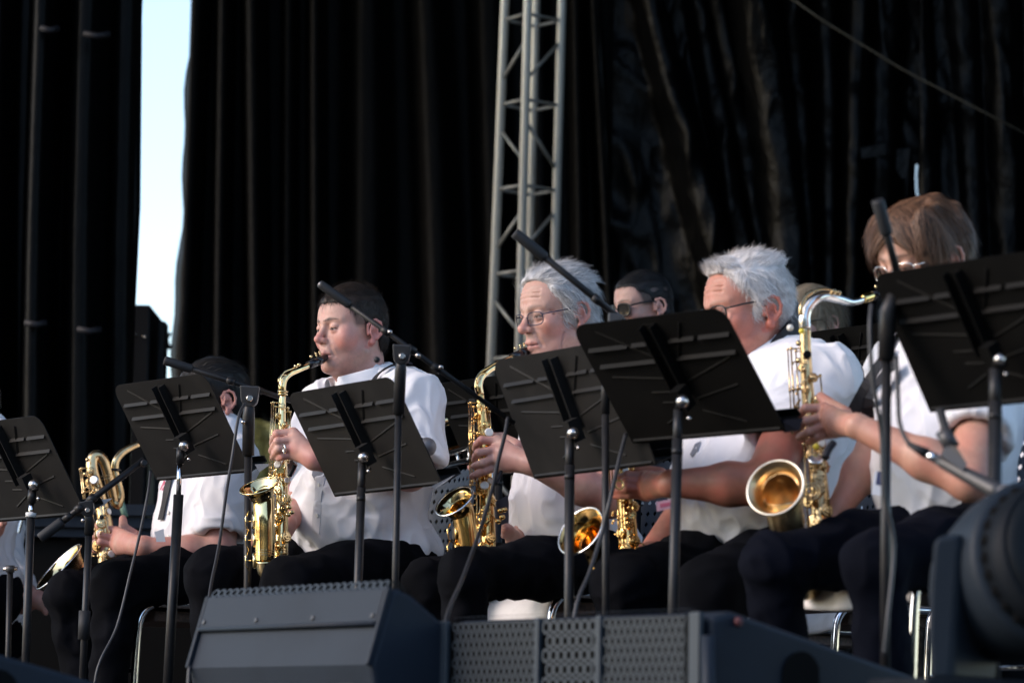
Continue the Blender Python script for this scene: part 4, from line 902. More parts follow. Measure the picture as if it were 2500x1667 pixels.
B0 = back_person('person at the far left edge in white shirt playing beside the leftmost desk', 9.5, (-70, 1440), (-90, 1010), 30, 5, seed=57, h=.005, hair=hair_fn('short', dict(seed=58, cols=DARK, h=.006, layers=[(.016, 600, .0016, .3, .3, .02, 0)])),
    arms=[arm((-45, 1120, 9.35), (-60, 1330, 9.28), (-12, 1290, 9.15), [(-2, 1262, 9.14), (0, 1272, 9.13), (1, 1282, 9.13)], [[(8, 1248, 9.12), (6, 1240, 9.12)], [(11, 1262, 9.11), (8, 1252, 9.1)], [(10, 1275, 9.11), (6, 1268, 9.1)]], [(-8, 1250, 9.15), (-2, 1235, 9.15), (4, 1226, 9.14)], r=1.0, h=.004)])
B6 = back_person('seated musician low at the left behind the stands with white sleeve on lap', 9.95, (-60, 1540), (-80, 1200), 30, 5, seed=63, h=.006, hair=hair_fn('short', dict(seed=64, cols=DARK, h=.007, layers=[(.016, 300, .0016, .3, .3, .02, 0)])),
    arms=[arm((-20, 1330, 9.85), (28, 1455, 9.75), (92, 1462, 9.65), [(104, 1470, 9.65), (102, 1480, 9.65)], [[(114, 1478, 9.65), (116, 1488, 9.65)], [(110, 1490, 9.65), (112, 1498, 9.65)]], None, r=1.1, sleeve=.98, h=.005)])
B5 = back_person('musician at the right edge in white shirt with a brass instrument in hand', 7.9, (2640, 1300), (2640, 830), 30, 5, seed=59, h=.005, hair=hair_fn('short', dict(seed=60, cols=DARK, h=.006, layers=[(.016, 400, .0016, .3, .3, .02, 0)])),
    arms=[arm((2660, 960, 7.75), (2640, 1150, 7.62), (2535, 1050, 7.5), [(2504, 1020, 7.48), (2503, 1035, 7.47), (2504, 1048, 7.47)], [[(2488, 1022, 7.46), (2482, 1034, 7.47)], [(2487, 1038, 7.45), (2481, 1050, 7.46)], [(2488, 1054, 7.45), (2483, 1062, 7.46)]], [(2520, 1012, 7.5), (2500, 1004, 7.5), (2492, 1010, 7.49)], r=1.1, h=.004)])
# ================================================================ instruments
def px(r, d): return r * d / FPX
def ptube(pts, n=6):
    """(u, v, d, radius in photograph pixels) control points -> world path and radii"""
    q = spline([np.append(P(u, v, d), px(r, d)) for u, v, d, r in pts], n); return [x[:3] for x in q], [x[3] for x in q]
def wire(parent, name, pts, r, m, n=7, sp=5):
    p = spline(pts, sp) if sp > 1 else pts; return MB().tube(p, r, n).build(name, m, parent)
def keywork(g, a, b, ra, rb, m, seed, spans, cups, levers=10, off=1.0):
    """rods, posts, cups and touches along a tapered tube from a (top) to b (bottom); angle 0 = picture-right, 90 = towards the viewer, 180 = left"""
    rng = np.random.default_rng(seed); ax = unit(b - a); L = np.linalg.norm(b - a); X = unit(A(1, 0, 0) - ax * ax[0]); Y = unit(np.cross(X, ax)); Y = Y if Y[1] < 0 else -Y
    rad = lambda t: ra + (rb - ra) * t
    dr = lambda an: X * math.cos(R_(an)) + Y * math.sin(R_(an))
    at = lambda t, an, o: a + ax * L * t + dr(an) * (rad(t) + o)
    for t0, t1, an, o, r in spans:
        p0, p1 = at(t0, an, o * off), at(t1, an, o * off); wire(g, 'key_rod', [p0, p1], r, m, 7, 1)
        n = max(2, int((t1 - t0) * L / .07))
        for i in range(n + 1):
            q = MB()
            t = t0 + (t1 - t0) * i / n; s_ = at(t, an, o * off); f = at(t, an, -.001); q.tube([f, s_], .0014, 6); q.ball(s_, r * 2.0, 8)
            if i: q.tube([s_ - ax * .006, s_ + ax * .006], r * 1.6, 7)
            q.build('key_post', m, g)
    for t, an, r, o, kind in cups:
        c = at(t, an, o); nn = dr(an); q = MB(); q.disc(c, nn, r, .0045, 16); q.disc(c + nn * .003, nn, r * .55, .003, 12); q.ball(c + nn * .0045, r * .16, 6)
        k = q.build('key_cup', m, g)
        wire(k, 'key_arm', [c + nn * .003, c + nn * .004 + np.cross(nn, ax) * r * .8, at(t + .012, an + 32, o * .9)], .0016, m, 6)
        if kind == 1: MB().disc(c + nn * .0065, nn, r * .62, .003, 14).build('pearl_touch', M['pearl'], k)
        if kind == 2:
            ring = [c + nn * .013 + (np.cross(nn, ax) * math.cos(x) + ax * math.sin(x)) * r * .85 for x in np.linspace(0, 2 * math.pi, 15)[:-1]]; q = MB().tube(ring, .0014, 6, closed=True)
            for x in (1, 6, 11): q.tube([ring[x], ring[x] - nn * .016], .0014, 6)
            q.build('key_guard', m, k)
    for i in range(levers):
        t = rng.uniform(.06, .95); an = rng.uniform(60, 190); p0 = at(t, an, rng.uniform(.006, .012)); p1 = at(t + rng.uniform(-.03, .04), an + rng.uniform(-45, 45), rng.uniform(.010, .020))
        q = MB(); q.tube(spline([p0, (p0 + p1) / 2 + dr(an) * .003, p1], 3), [.0012] + [.0021] * 5 + [.0016], 6); q.ball(p1, .0034, 7, (1, 1, .7)); q.build('key_lever', m, g)
def bell_part(g, path, rim, nrm, rimr, m, inner, name='bell', rim_m=None, thick=.0016):
    """path: (u, v, d, r px) up the bell tube; rim: (u, v, d); nrm: direction the mouth faces; rimr: rim radius in px"""
    c = P(*rim); nrm = unit(nrm); R = px(rimr, rim[2]); r0 = px(path[-1][3], path[-1][2])
    ctrl = [np.append(P(u, v, d), px(r, d)) for u, v, d, r in path]
    for s_, f in ((.62, .10), (.36, .26), (.17, .52), (.06, .80), (0, 1.0)): ctrl.append(np.append(c - nrm * R * s_ * 1.25, r0 + (R - r0) * f))
    q = spline(ctrl, 6); pts = [x[:3] for x in q]; rs = [x[3] for x in q]
    b = MB().tube(pts, rs, 32, cap=False).build(name, m, g)
    i = MB().tube(pts[4:], [max(r - thick, .003) for r in rs[4:]], 32, cap=False).build('bell_inside', inner, b)
    x = unit(np.cross(nrm, A(0, 0, 1))); y = np.cross(nrm, x)
    MB().tube([c + (x * math.cos(t) + y * math.sin(t)) * R for t in np.linspace(0, 2 * math.pi, 41)[:-1]], .0024, 8, closed=True).build('rim', rim_m or m, b)
    return b, pts, rs
def band(g, c, ax, r, m, w=.0016): 
    ax = unit(ax); x = unit(np.cross(ax, A(.3, 1, .2))); y = np.cross(ax, x); return MB().tube([c + (x * math.cos(t) + y * math.sin(t)) * r for t in np.linspace(0, 2 * math.pi, 25)[:-1]], w, 6, closed=True).build('ring_band', m, g)
def mouthpiece(g, a, b, ra, rb, m=None, lig=True, brass=None):
    """a: neck end, b: tip in the mouth"""
    ax = unit(b - a); L = np.linalg.norm(b - a); o = MB().tube([a, a + ax * L * .25, a + ax * L * .55, b - ax * L * .12, b], [ra * 1.05, ra * 1.12, ra, rb, rb * .45], 16).build('mouthpiece', m or M['ebonite'], g)
    if lig:
        up = unit(A(0, 0, 1) - ax * ax[2]); q = MB().tube([a + ax * L * .38, a + ax * L * .64], [ra * 1.18, ra * 1.10], 16)
        q.build('ligature', M['ebonite'], o)
        s_ = MB()
        for f in (.42, .58): s_.tube([a + ax * L * f + up * ra * .9, a + ax * L * f + up * ra * 1.9], .0016, 6); s_.ball(a + ax * L * f + up * ra * 2.1, .0032, 8)
        s_.ball(a + ax * L * .20 + up * ra * 1.9, .0042, 8); s_.build('ligature_screw', brass or M['brass'], o)
    return o
ROW = 'saxophones played in the front row'
SPANS = [(.02, .52, 172, .014, .0017), (.05, .50, 150, .010, .0017), (.10, .92, 118, .008, .0017), (.50, .96, 140, .010, .0018), (.06, .40, 38, .009, .0017), (.45, .95, 62, .008, .0018), (.08, .34, 8, .010, .0016), (.02, .54, 186, .019, .0014)]
def cups_for(seed, n=16, r0=.007, r1=.016):
    rng = np.random.default_rng(seed); out = []
    for i in range(n):
        t = .05 + .90 * i / (n - 1); an = [95, 140, 60, 112, 30, 75][i % 6] + rng.uniform(-10, 10); out.append((t, an, r0 + (r1 - r0) * t * rng.uniform(.85, 1.1), .006, 1 if 2 < i < 9 and i % 2 == 0 else 0))
    return out
DD = 0.05
# ---- alto of the dark haired player
t = thing('alto_saxophone', 'bright lacquered alto saxophone of the dark haired man, bell behind a stand pole', 'saxophone', P(660, 1400, 8.1), ROW)
p_, r_ = ptube([(690, 962, 8.17, 8), (688, 1020, 8.165, 9.5), (688, 1100, 8.16, 12), (689, 1200, 8.15, 14.5), (687, 1300, 8.14, 17), (684, 1362, 8.13, 18.5)]); MB().tube(p_, r_, 24).build('body_tube', M['brass'], t)
p_, r_ = ptube([(684, 1360, 8.13, 18.6), (680, 1388, 8.12, 20), (664, 1402, 8.08, 22), (650, 1392, 8.05, 23), (647, 1366, 8.04, 23.5)]); MB().tube(p_, r_, 24).build('bow', M['brass'], t)
bell_part(t, [(647, 1368, 8.04, 23.5), (647, 1320, 8.04, 24.5), (646, 1270, 8.04, 25.5)], (633, 1186, 8.03), (-.26, -.42, .87), 49, M['brass'], M['brass'])
p_, r_ = ptube([(690, 962, 8.17, 8.5), (689, 942, 8.17, 9.5), (694, 924, 8.175, 9.3), (708, 911, 8.19, 8.4), (731, 901, 8.21, 7.4), (757, 891, 8.24, 6.3)]); nk = MB().tube(p_, r_, 20).build('neck', M['brass'], t)
mouthpiece(t, P(752, 892, 8.235), P(808, 868, 8.30), px(9.5, 8.2), px(6, 8.2))
wire(nk, 'octave_key', PS([(690, 938, 8.14), (685, 925, 8.14), (694, 908, 8.15), (715, 899, 8.17), (735, 890, 8.19)]), .0016, M['brass']); q = MB(); q.ball(P(722, 894, 8.17), .005, 8); q.ball(P(730, 890, 8.18), .0045, 8); q.build('octave_pip', M['brass'], nk)
wire(nk, 'octave_loop', PS([(684, 944, 8.15), (680, 930, 8.14), (686, 916, 8.15), (699, 915, 8.16)]), .0018, M['brass'])
for v in (956, 963): band(t, P(690, v, 8.17), (0, 0, 1), px(11, 8.17), M['brass'], .0024)
keywork(t, P(690, 975, 8.165), P(685, 1355, 8.13), px(9, 8.1), px(18, 8.1), M['brass'], 4, SPANS, cups_for(3), 22)
for v in (1343, 1349, 1355): band(t, P(647, v, 8.04), (0, 0, 1), px(24.5, 8.04), M['brass'], .0012); band(t, P(684, v, 8.13), (0, 0, 1), px(19, 8.13), M['brass'], .0012)
q = MB(); rg = [P(689 + 11 * math.sin(x), 1216 - 15 * math.cos(x), 8.08) for x in np.linspace(0, 2 * math.pi, 21)[:-1]]; q.tube(rg, .0026, 7, closed=True); rg = [P(689 + 6 * math.sin(x), 1218 - 9 * math.cos(x), 8.075) for x in np.linspace(0, 2 * math.pi, 17)[:-1]]; q.tube(rg, .0018, 7, closed=True); q.tube(PS([(678, 1205, 8.08), (672, 1195, 8.06)]), .0024, 6); q.build('bell_brace', M['brass'], t)
for v in (1272, 1318, 1368):
    q = MB(); q.disc(P(619, v, 8.05), (-.97, -.22, 0), .020, .008, 18); k = q.build('bell_key', M['brass'], t)
    q = MB(); q.tube(PS([(606, v - 24, 8.03), (600, v - 10, 8.02), (600, v + 12, 8.02), (607, v + 24, 8.03)]), .0018, 6); q.tube(PS([(600, v, 8.02), (612, v, 8.03)]), .0018, 6); q.build('key_guard', M['brass'], k)
q = MB(); q.disc(P(678, 1133, 8.10), (-.2, -.95, .1), .0095, .004, 16); q.build('pearl_touch', M['pearl'], t)
q = MB(); q.box(P(684, 1144, 8.115), (1, 0, 0), (0, 1, 0), (0, 0, 1), .020, .006, .022); q.build('touch_plate', M['brass'], t)
for (u, v) in ((706, 1238), (712, 1250), (704, 1256)): MB().ball(P(u, v, 8.12), .0075, 10, (1, .6, .8)).build('side_key', M['brass'], t)
DD = 0.10
# ---- alto of the grey haired player
t = thing('alto_saxophone', 'golden alto saxophone of the grey haired man with wide open bell against his dark trousers', 'saxophone', P(1150, 1380, 7.7), ROW)
bd = M['brass_dark']
p_, r_ = ptube([(1172, 960, 7.74, 9), (1176, 1010, 7.735, 10.5), (1183, 1100, 7.725, 13), (1188, 1200, 7.715, 16), (1191, 1300, 7.70, 19), (1190, 1365, 7.69, 20)]); MB().tube(p_, r_, 24).build('body_tube', bd, t)
p_, r_ = ptube([(1190, 1363, 7.69, 20), (1184, 1395, 7.68, 22), (1164, 1408, 7.64, 23.5), (1148, 1396, 7.61, 24), (1144, 1370, 7.60, 24.5)]); MB().tube(p_, r_, 24).build('bow', bd, t)
bell_part(t, [(1144, 1372, 7.60, 24.5), (1142, 1330, 7.60, 26), (1136, 1290, 7.60, 27.5)], (1109, 1223, 7.58), (-.50, -.54, .67), 52, bd, M['brass'], rim_m=M['silver'])
p_, r_ = ptube([(1172, 962, 7.74, 9.5), (1168, 940, 7.74, 10.5), (1174, 920, 7.75, 10.2), (1192, 903, 7.77, 9.2), (1225, 885, 7.80, 7.6), (1255, 871, 7.83, 6.5)]); nk = MB().tube(p_, r_, 20).build('neck', M['brass'], t)
mouthpiece(t, P(1250, 873, 7.825), P(1306, 849, 7.90), px(10, 7.8), px(6.5, 7.8))
wire(nk, 'octave_key', PS([(1166, 955, 7.71), (1162, 935, 7.71), (1170, 912, 7.72), (1195, 895, 7.74), (1215, 882, 7.76)]), .0016, bd)
wire(nk, 'octave_loop', PS([(1166, 938, 7.72), (1164, 925, 7.71), (1175, 912, 7.72), (1188, 912, 7.73)]), .0018, bd)
keywork(t, P(1173, 975, 7.735), P(1190, 1360, 7.69), px(10, 7.7), px(20, 7.7), bd, 14, SPANS, cups_for(5), 28)
q = MB(); q.disc(P(1194, 1055, 7.69), (.3, -.95, .1), .0105, .004, 16); q.build('pearl_touch', M['pearl'], t)
q = MB(); q.disc(P(1183, 1184, 7.665), (-.1, -.9, .5), .0105, .004, 16); q.build('pearl_touch', M['pearl'], t)
for v in (1302, 1342):
    k = MB().disc(P(1111, v, 7.60), (-.97, -.22, 0), .020, .008, 18).build('bell_key', bd, t); MB().tube(PS([(1098, v - 24, 7.58), (1092, v - 8, 7.57), (1096, v + 14, 7.57), (1110, v + 26, 7.58)]), .0018, 6).build('key_guard', bd, k)
for (u, v) in ((1222, 1246), (1231, 1244), (1226, 1262), (1216, 1272)): MB().ball(P(u, v, 7.68), .008, 10, (1, .6, .8)).build('side_key', bd, t)
DD = 0.35
# ---- alto of the white haired player
t = thing('alto_saxophone', 'saxophone of the white haired man, its bell showing between two stand poles', 'saxophone', P(1480, 1400, 7.0), ROW)
p_, r_ = ptube([(1516, 1000, 7.05, 12), (1520, 1100, 7.04, 15), (1526, 1200, 7.02, 19), (1536, 1310, 7.0, 23), (1538, 1370, 6.99, 24)]); MB().tube(p_, r_, 24).build('body_tube', bd, t)
p_, r_ = ptube([(1538, 1368, 6.99, 24), (1530, 1402, 6.97, 26), (1502, 1416, 6.92, 28), (1478, 1402, 6.88, 30), (1466, 1370, 6.86, 31)]); MB().tube(p_, r_, 24).build('bow', bd, t)
bell_part(t, [(1466, 1372, 6.86, 31), (1456, 1345, 6.85, 33)], (1418, 1296, 6.80), (-.62, -.63, .47), 70, bd, M['brass_dark'], rim_m=M['silver'])
p_, r_ = ptube([(1516, 1000, 7.05, 10), (1514, 970, 7.05, 11), (1528, 945, 7.06, 10), (1570, 920, 7.10, 8), (1640, 890, 7.18, 6.5)]); MB().tube(p_, r_, 20).build('neck', bd, t)
mouthpiece(t, P(1636, 892, 7.175), P(1690, 868, 7.24), px(10, 7.1), px(6.5, 7.1))
keywork(t, P(1517, 1010, 7.045), P(1538, 1365, 6.99), px(13, 7), px(24, 7), bd, 24, SPANS, cups_for(8, r0=.008, r1=.015), 22)
DD = 0.36
# ---- tenor
t = thing('tenor_saxophone', 'worn tenor saxophone with curved silver neck held upright by the brown haired player', 'saxophone', P(1960, 1400, 6.6), ROW)
bo = M['brass_old']
p_, r_ = ptube([(1966, 800, 6.62, 14), (1967, 860, 6.62, 15), (1972, 960, 6.615, 17), (1984, 1060, 6.605, 20), (1996, 1150, 6.59, 23), (2004, 1250, 6.575, 26), (2006, 1340, 6.56, 29)]); MB().tube(p_, r_, 28).build('body_tube', bo, t)
p_, r_ = ptube([(2006, 1338, 6.56, 29), (2000, 1400, 6.54, 33), (1968, 1430, 6.47, 37), (1940, 1405, 6.42, 40), (1930, 1350, 6.40, 42)]); MB().tube(p_, r_, 24).build('bow', bo, t)
bell_part(t, [(1930, 1352, 6.40, 42), (1926, 1310, 6.40, 44), (1918, 1270, 6.39, 47)], (1893, 1190, 6.34), (-.42, -.84, .34), 77, bo, M['bell_gold'], rim_m=M['bell_silver'])
p_, r_ = ptube([(1966, 802, 6.62, 14.5), (1964, 775, 6.62, 15), (1972, 750, 6.625, 14.5), (1990, 731, 6.63, 13.5), (2016, 723, 6.65, 12.5), (2047, 730, 6.67, 11), (2078, 738, 6.70, 9.5), (2108, 731, 6.73, 8.5)]); nk = MB().tube(p_, r_, 24).build('neck', M['silver'], t)
p_, r_ = ptube([(2106, 731, 6.728, 11), (2113, 728, 6.735, 12.5), (2124, 724, 6.745, 12.5), (2132, 722, 6.75, 11)]); MB().tube(p_, r_, 18).build('neck_ring', M['gold'], nk)
mouthpiece(t, P(2128, 723, 6.747), P(2196, 712, 6.82), px(12, 6.7), px(8, 6.7))
wire(nk, 'octave_key', PS([(1955, 770, 6.59), (1956, 748, 6.59), (1966, 726, 6.60), (1984, 712, 6.61)]), .0050, M['brass_old']); wire(nk, 'octave_lever', PS([(1984, 712, 6.61), (2006, 706, 6.63), (2030, 708, 6.645), (2048, 716, 6.66)]), .0022, bo)
q = MB(); q.ball(P(2035, 712, 6.65), .007, 8); q.ball(P(2048, 715, 6.66), .006, 8); q.build('octave_pip', M['brass_old'], nk)
keywork(t, P(1967, 850, 6.62), P(2005, 1330, 6.56), px(15, 6.6), px(28, 6.6), bo, 34, [(.0, .42, 170, .020, .0020), (.02, .40, 150, .014, .0018), (.0, .42, 184, .026, .0016), (.12, .95, 112, .009, .0020), (.50, .95, 140, .012, .0020), (.15, .42, 20, .013, .0020), (.45, .95, 50, .010, .0020)], cups_for(12, 17, .009, .019), 26)
q = MB(); q.disc(P(1971, 865, 6.585), (.15, -.98, .05), .0085, .008, 16); q.build('key_cup', M['void'], t)
for (u, v) in ((1950, 838), (1950, 880)): MB().ball(P(u, v, 6.59), .0065, 10).build('palm_key', bo, t)
MB().ball(P(1957, 808, 6.585), .0062, 10).build('bumper', M['yellow'], t); MB().ball(P(1992, 1090, 6.555), .0065, 10).build('bumper', M['yellow'], t); MB().ball(P(1929, 800, 6.60), .0075, 10).build('palm_key', M['pearl'], t)
q = MB(); q.disc(P(1991, 1120, 6.55), (-.05, -.75, .65), .016, .005, 20); q.build('key_cup', M['silver'], t)
for r in (.017, .011): MB().tube([P(1982, 1200, 6.53) + A(math.cos(x) * r, 0, math.sin(x) * r) for x in np.linspace(0, 6.283, 21)[:-1]], .0024, 7, closed=True).build('brace_ring', bo, t)
DD = 0.36
# ---- baritone
t = thing('baritone_saxophone', 'large baritone saxophone with looped top tubing behind the small leftmost boom', 'saxophone', P(230, 1500, 8.7), ROW)
p_, r_ = ptube([(338, 1084, 8.74, 8.5), (318, 1093, 8.73, 9), (298, 1106, 8.72, 9.5), (283, 1126, 8.71, 10), (281, 1150, 8.71, 10.5), (288, 1180, 8.71, 11), (294, 1205, 8.71, 11), (292, 1222, 8.71, 11.5)]); MB().tube(p_, r_, 20).build('neck', bo, t)
p_, r_ = ptube([(292, 1220, 8.71, 11.5), (287, 1232, 8.70, 12), (279, 1224, 8.70, 12), (273, 1200, 8.695, 12.5), (264, 1160, 8.69, 13), (252, 1124, 8.685, 14), (238, 1112, 8.68, 15), (226, 1122, 8.675, 15.5), (226, 1150, 8.67, 16), (238, 1195, 8.67, 17), (249, 1240, 8.66, 18), (258, 1290, 8.65, 20), (262, 1380, 8.64, 24), (264, 1500, 8.62, 28)]); MB().tube(p_, r_, 22).build('body_tube', bo, t)
p_, r_ = ptube([(264, 1498, 8.62, 28), (258, 1560, 8.60, 32), (232, 1585, 8.57, 36), (205, 1560, 8.54, 40), (196, 1500, 8.53, 44)]); MB().tube(p_, r_, 22).build('bow', bo, t)
bell_part(t, [(196, 1502, 8.53, 44), (190, 1470, 8.53, 46)], (143, 1383, 8.52), (-.69, -.29, .66), 78, bo, M['brass'], rim_m=M['silver'])
keywork(t, P(226, 1140, 8.665), P(260, 1370, 8.645), px(16, 8.66), px(23, 8.66), bo, 44, [(.0, .5, 160, .014, .0018), (.1, .95, 120, .010, .0018), (.2, .9, 60, .010, .0018), (.0, .5, 180, .018, .0018)], cups_for(15, 9, .010, .018), 16)
k = MB().disc(P(230, 1171, 8.63), (-.3, -.93, .1), .0135, .006, 18).build('key_cup', M['nickel'], t)
for (u, v) in ((222, 1195), (229, 1198), (208, 1157), (214, 1122)): MB().ball(P(u, v, 8.64), .0062, 8).build('key_post', bo, t)
for v in (1160, 1168): band(t, P(262, v, 8.69), P(273, 1200, 8.695) - P(264, 1160, 8.69), px(15, 8.69), bo, .0016)
band(t, P(282, 1147, 8.71), (0, 0, 1), px(13, 8.71), M['ebonite'], .004)
DD = 0.00
# ---- trombone behind the grey haired player
t = thing('trombone', 'trombone slide pointing left between the second and third saxophone players', 'trombone', P(1200, 1130, 9.1))
sl_ = MB(); sl_.tube(PS([(1000, 1134, 8.95), (1075, 1112, 9.0), (1330, 1046, 9.15)]), .0078, 12); sl_.build('slide_tube', M['silver'], t)
sl_ = MB(); sl_.tube(PS([(1000, 1160, 8.93), (1075, 1140, 8.98), (1330, 1075, 9.13)]), .0078, 12); sl_.build('slide_tube', M['silver'], t)
sl_ = MB(); sl_.tube(PS([(1000, 1118, 9.0), (1075, 1100, 9.05), (1330, 1034, 9.2)]), .0040, 10); sl_.build('inner_tube', M['brass_dark'], t)
MB().tube(spline(PS([(1000, 1134, 8.95), (984, 1141, 8.94), (984, 1158, 8.93), (1000, 1160, 8.93)]), 5), .0078, 10).build('slide_crook', M['silver'], t)
for u, v0, v1 in ((1117, 1098, 1132), (1145, 1092, 1124), (1252, 1064, 1096)): MB().tube(PS([(u, v0, 9.03), (u + 2, v1, 9.01)]), .0052, 10).build('slide_brace', M['silver'], t)
MB().tube(PS([(1205, 1052, 9.05), (1262, 1047, 9.1), (1310, 1040, 9.15)]), .0035, 8).build('leadpipe', M['silver'], t); MB().tube(PS([(1240, 1073, 9.05), (1270, 1069, 9.07)]), .0060, 10).build('leadpipe', M['silver'], t)
bell_part(t, [(1290, 1000, 9.6, 7), (1200, 1010, 9.55, 8), (1100, 1025, 9.5, 12)], (980, 1045, 9.45), (-.80, -.58, -.10), 80, M['brass'], M['brass'])
# ---- bit of a brass instrument at the right edge
t = thing('trumpet', 'silver and black brass instrument cut by the right edge above the spotted chair back', 'trumpet', P(2510, 1040, 7.42))
MB().tube(PS([(2474, 1052, 7.40), (2496, 1034, 7.42), (2560, 1012, 7.5), (2640, 985, 7.6)]), .0065, 12).build('leadpipe', M['silver'], t); MB().tube(PS([(2482, 1032, 7.38), (2510, 1000, 7.42), (2560, 965, 7.5)]), .010, 12).build('grip', M['ebonite'], t)
for u in (2520, 2534, 2548): MB().tube(PS([(u, 1000, 7.44), (u + 2, 1060, 7.44)]), .009, 12).build('valve', M['silver'], t)
bell_part(t, [(2600, 1040, 7.5, 7), (2560, 1050, 7.46, 8)], (2530, 1066, 7.42), (-.8, -.58, -.12), 40, M['silver'], M['silver'])
# ================================================================ music stands
def floor_end(a, b):
    """carry the line a-b (downwards) on to the stage floor"""
    dr = (b - a) / (b[2] - a[2]); return b + dr * (0.02 - b[2])
def legs_of(t, foot, m, r=.0085, L=.27, hub=.14, a0=20):
    MB().tube([foot + A(0, 0, hub - .03), foot + A(0, 0, hub + .04)], r * 2.2, 12).build('hub', m, t)
    for k in range(3):
        a = R_(a0 + 120 * k); e = A(foot[0] + math.cos(a) * L, foot[1] + math.sin(a) * L, .012); q = MB().tube(spline([foot + A(0, 0, hub), foot * .6 + e * .4 + A(0, 0, hub * .55), e], 4), r, 8); l = q.build('leg', m, t)
        MB().ball(e, r * 1.5, 8).build('rubber_foot', M['rubber'], l)
def desk(label, pr, d, pole, ball=None, dm='desk', ledge=True, steel=None, tape=None, legs=True, dot=True, ridges=True, parts=True):
    th, ph, W, H, cx, cz = pr; w = A(math.cos(th), -math.sin(th), 0); n = A(math.sin(th), math.cos(th), 0); u = math.cos(ph) * A(0, 0, 1) - math.sin(ph) * n; nn = math.cos(ph) * n + math.sin(ph) * A(0, 0, 1); c = A(cx, d, cz)
    X = lambda x, y, o=0: c + w * x * W + u * y * H + (-nn) * o          # o: out of the back of the desk
    foot = None
    t = thing('music_stand', label, 'music stand', (cx, d, 0), 'black music stands')
    rc = .035; pl = [X(-.5, -.5), X(.5, -.5)]
    for sx, a0 in ((1, 0), (-1, 90)):
        for k in range(6):
            a = R_(a0 + 18 * k); pl.append(X(.5 * sx, .5) + w * (-sx * rc + rc * math.cos(a)) + u * (-rc + rc * math.sin(a)))
    MB().prism(pl, nn * .0025).build('desk_plate', M[dm], t)
    def ridge(x0, y0, x1, y1, wd=.0032, ht=.0022, name='ridge'):
        a, b = X(x0, y0), X(x1, y1); s_ = unit(np.cross(b - a, nn)) * wd; o = -nn * .0004
        q = MB(); V = [a - s_ + o, a + s_ + o, a - nn * ht, b - s_ + o, b + s_ + o, b - nn * ht]; q.add(V, [(0, 2, 1), (3, 4, 5), (0, 3, 5, 2), (1, 2, 5, 4), (0, 1, 4, 3)]); return q.build(name, M[dm], t)
    def louvre(x0, x1, y, hb=.0068, out=.0072):
        a, b = X(x0, y), X(x1, y); hu = u * hb; o = -nn * .0004
        V = [a + hu / 2 + o, b + hu / 2 + o, b - hu / 2 - nn * out, a - hu / 2 - nn * out, a - hu / 2 + o, b - hu / 2 + o]
        MB().add(V, [(0, 1, 2, 3), (3, 2, 5, 4), (0, 3, 4), (1, 5, 2)]).build('pressed_fold', M[dm], t)
    if ridges:
        louvre(-.46, -.20, .295); louvre(-.17, -.045, .297); louvre(.075, .24, .300); louvre(.27, .465, .300)
        louvre(-.44, -.045, .155); louvre(.075, .45, .158)
        ridge(-.05, .16, -.36, .43, .0045, .0025); ridge(.07, .12, .20, .43, .0045, .004)
        ridge(.06, -.04, .40, .12); ridge(-.06, .0, -.40, .055); ridge(-.05, -.11, -.20, -.10); ridge(-.05, -.20, -.16, -.19); ridge(.07, -.18, .36, -.10); ridge(-.05, -.27, -.20, -.36); ridge(.06, -.28, .30, -.40)
        ridge(-.48, -.475, .48, -.475, .004, .004)
    for sx in (-1, 1): MB().box(X(.012 + sx * .036, .16, .011), w, u, nn, .0035, H * .58, .022).build('spine_flange', M[dm], t)
    MB().box(X(.012, .16, .0035), w, u, nn, .036 * 2 * W, H * .575, .004).build('spine_plate', M[dm], t)
    if ledge:
        a, b = X(-.5, -.5), X(.5, -.5); MB().hexa([a, b, b + nn * .055, a + nn * .055, a + u * .003, b + u * .003, b + nn * .055 + u * .003, a + nn * .055 + u * .003]).build('ledge', M[dm], t)
        a, b = a + nn * .056, b + nn * .056; MB().hexa([a, b, b + nn * .003, a + nn * .003, a + u * .018, b + u * .018, b + nn * .003 + u * .018, a + nn * .003 + u * .018]).build('ledge_lip', M[dm], t)
    pt, pb = P(*pole[0]), P(*pole[1]); ft = floor_end(pt, pb); ax = unit(pt - pb)
    if ball is not None:
        bc = P(*ball[:3]); rb = px(ball[3], ball[2])
        k = MB().ball(bc, rb, 20).build('tilt_knob', M['nickel'], t); bx = unit(A(.5, -.85, .02)); MB().disc(bc + bx * rb * .96, bx, rb * .30, rb * .16, 14).build('knob_cap', M['nickel'], k)
        MB().tube([bc + A(0, .012, 0), pt + A(0, .0, .0)], [rb * .9, px(9, d)], 14).build('knuckle', M[dm], t)
        MB().box((bc + X(.012, -.12, .012)) / 2, w, u, nn, .026, .05, .03).build('bracket', M[dm], t)
        if dot: MB().ball(bc + A(px(ball[3] * .9, d), -.004, -px(ball[3] * 2.4, d)), rb * .36, 10).build('set_screw', M['nickel'], t)
    if steel:    # bare steel shaft above the outer tube
        s0, s1 = P(*steel[0]), P(*steel[1]); MB().tube([pt, s0], px(10, d), 14).build('sleeve', M['pole'], t); MB().tube([s0, s1], px(6.2, d), 14).build('shaft', M['chrome'], t); pt = s1
    else:
        MB().tube([pt, pt - ax * .085], px(pole[2] * 1.0, d), 16).build('shaft', M['pole'], t); pt = pt - ax * .06
        MB().tube([pt - ax * .02, pt - ax * .032], px(pole[2] * 1.18, d), 16).build('collar', M['pole'], t)
    MB().tube([pt, ft + A(0, 0, .05)], px(pole[2] * 1.12, d), 18).build('pole', M['pole'], t)
    if tape: MB().tube([P(*tape[0]), P(*tape[1])], px(pole[2] * 1.45, d), 16).build('tape_wrap', M['white_tape'], t)
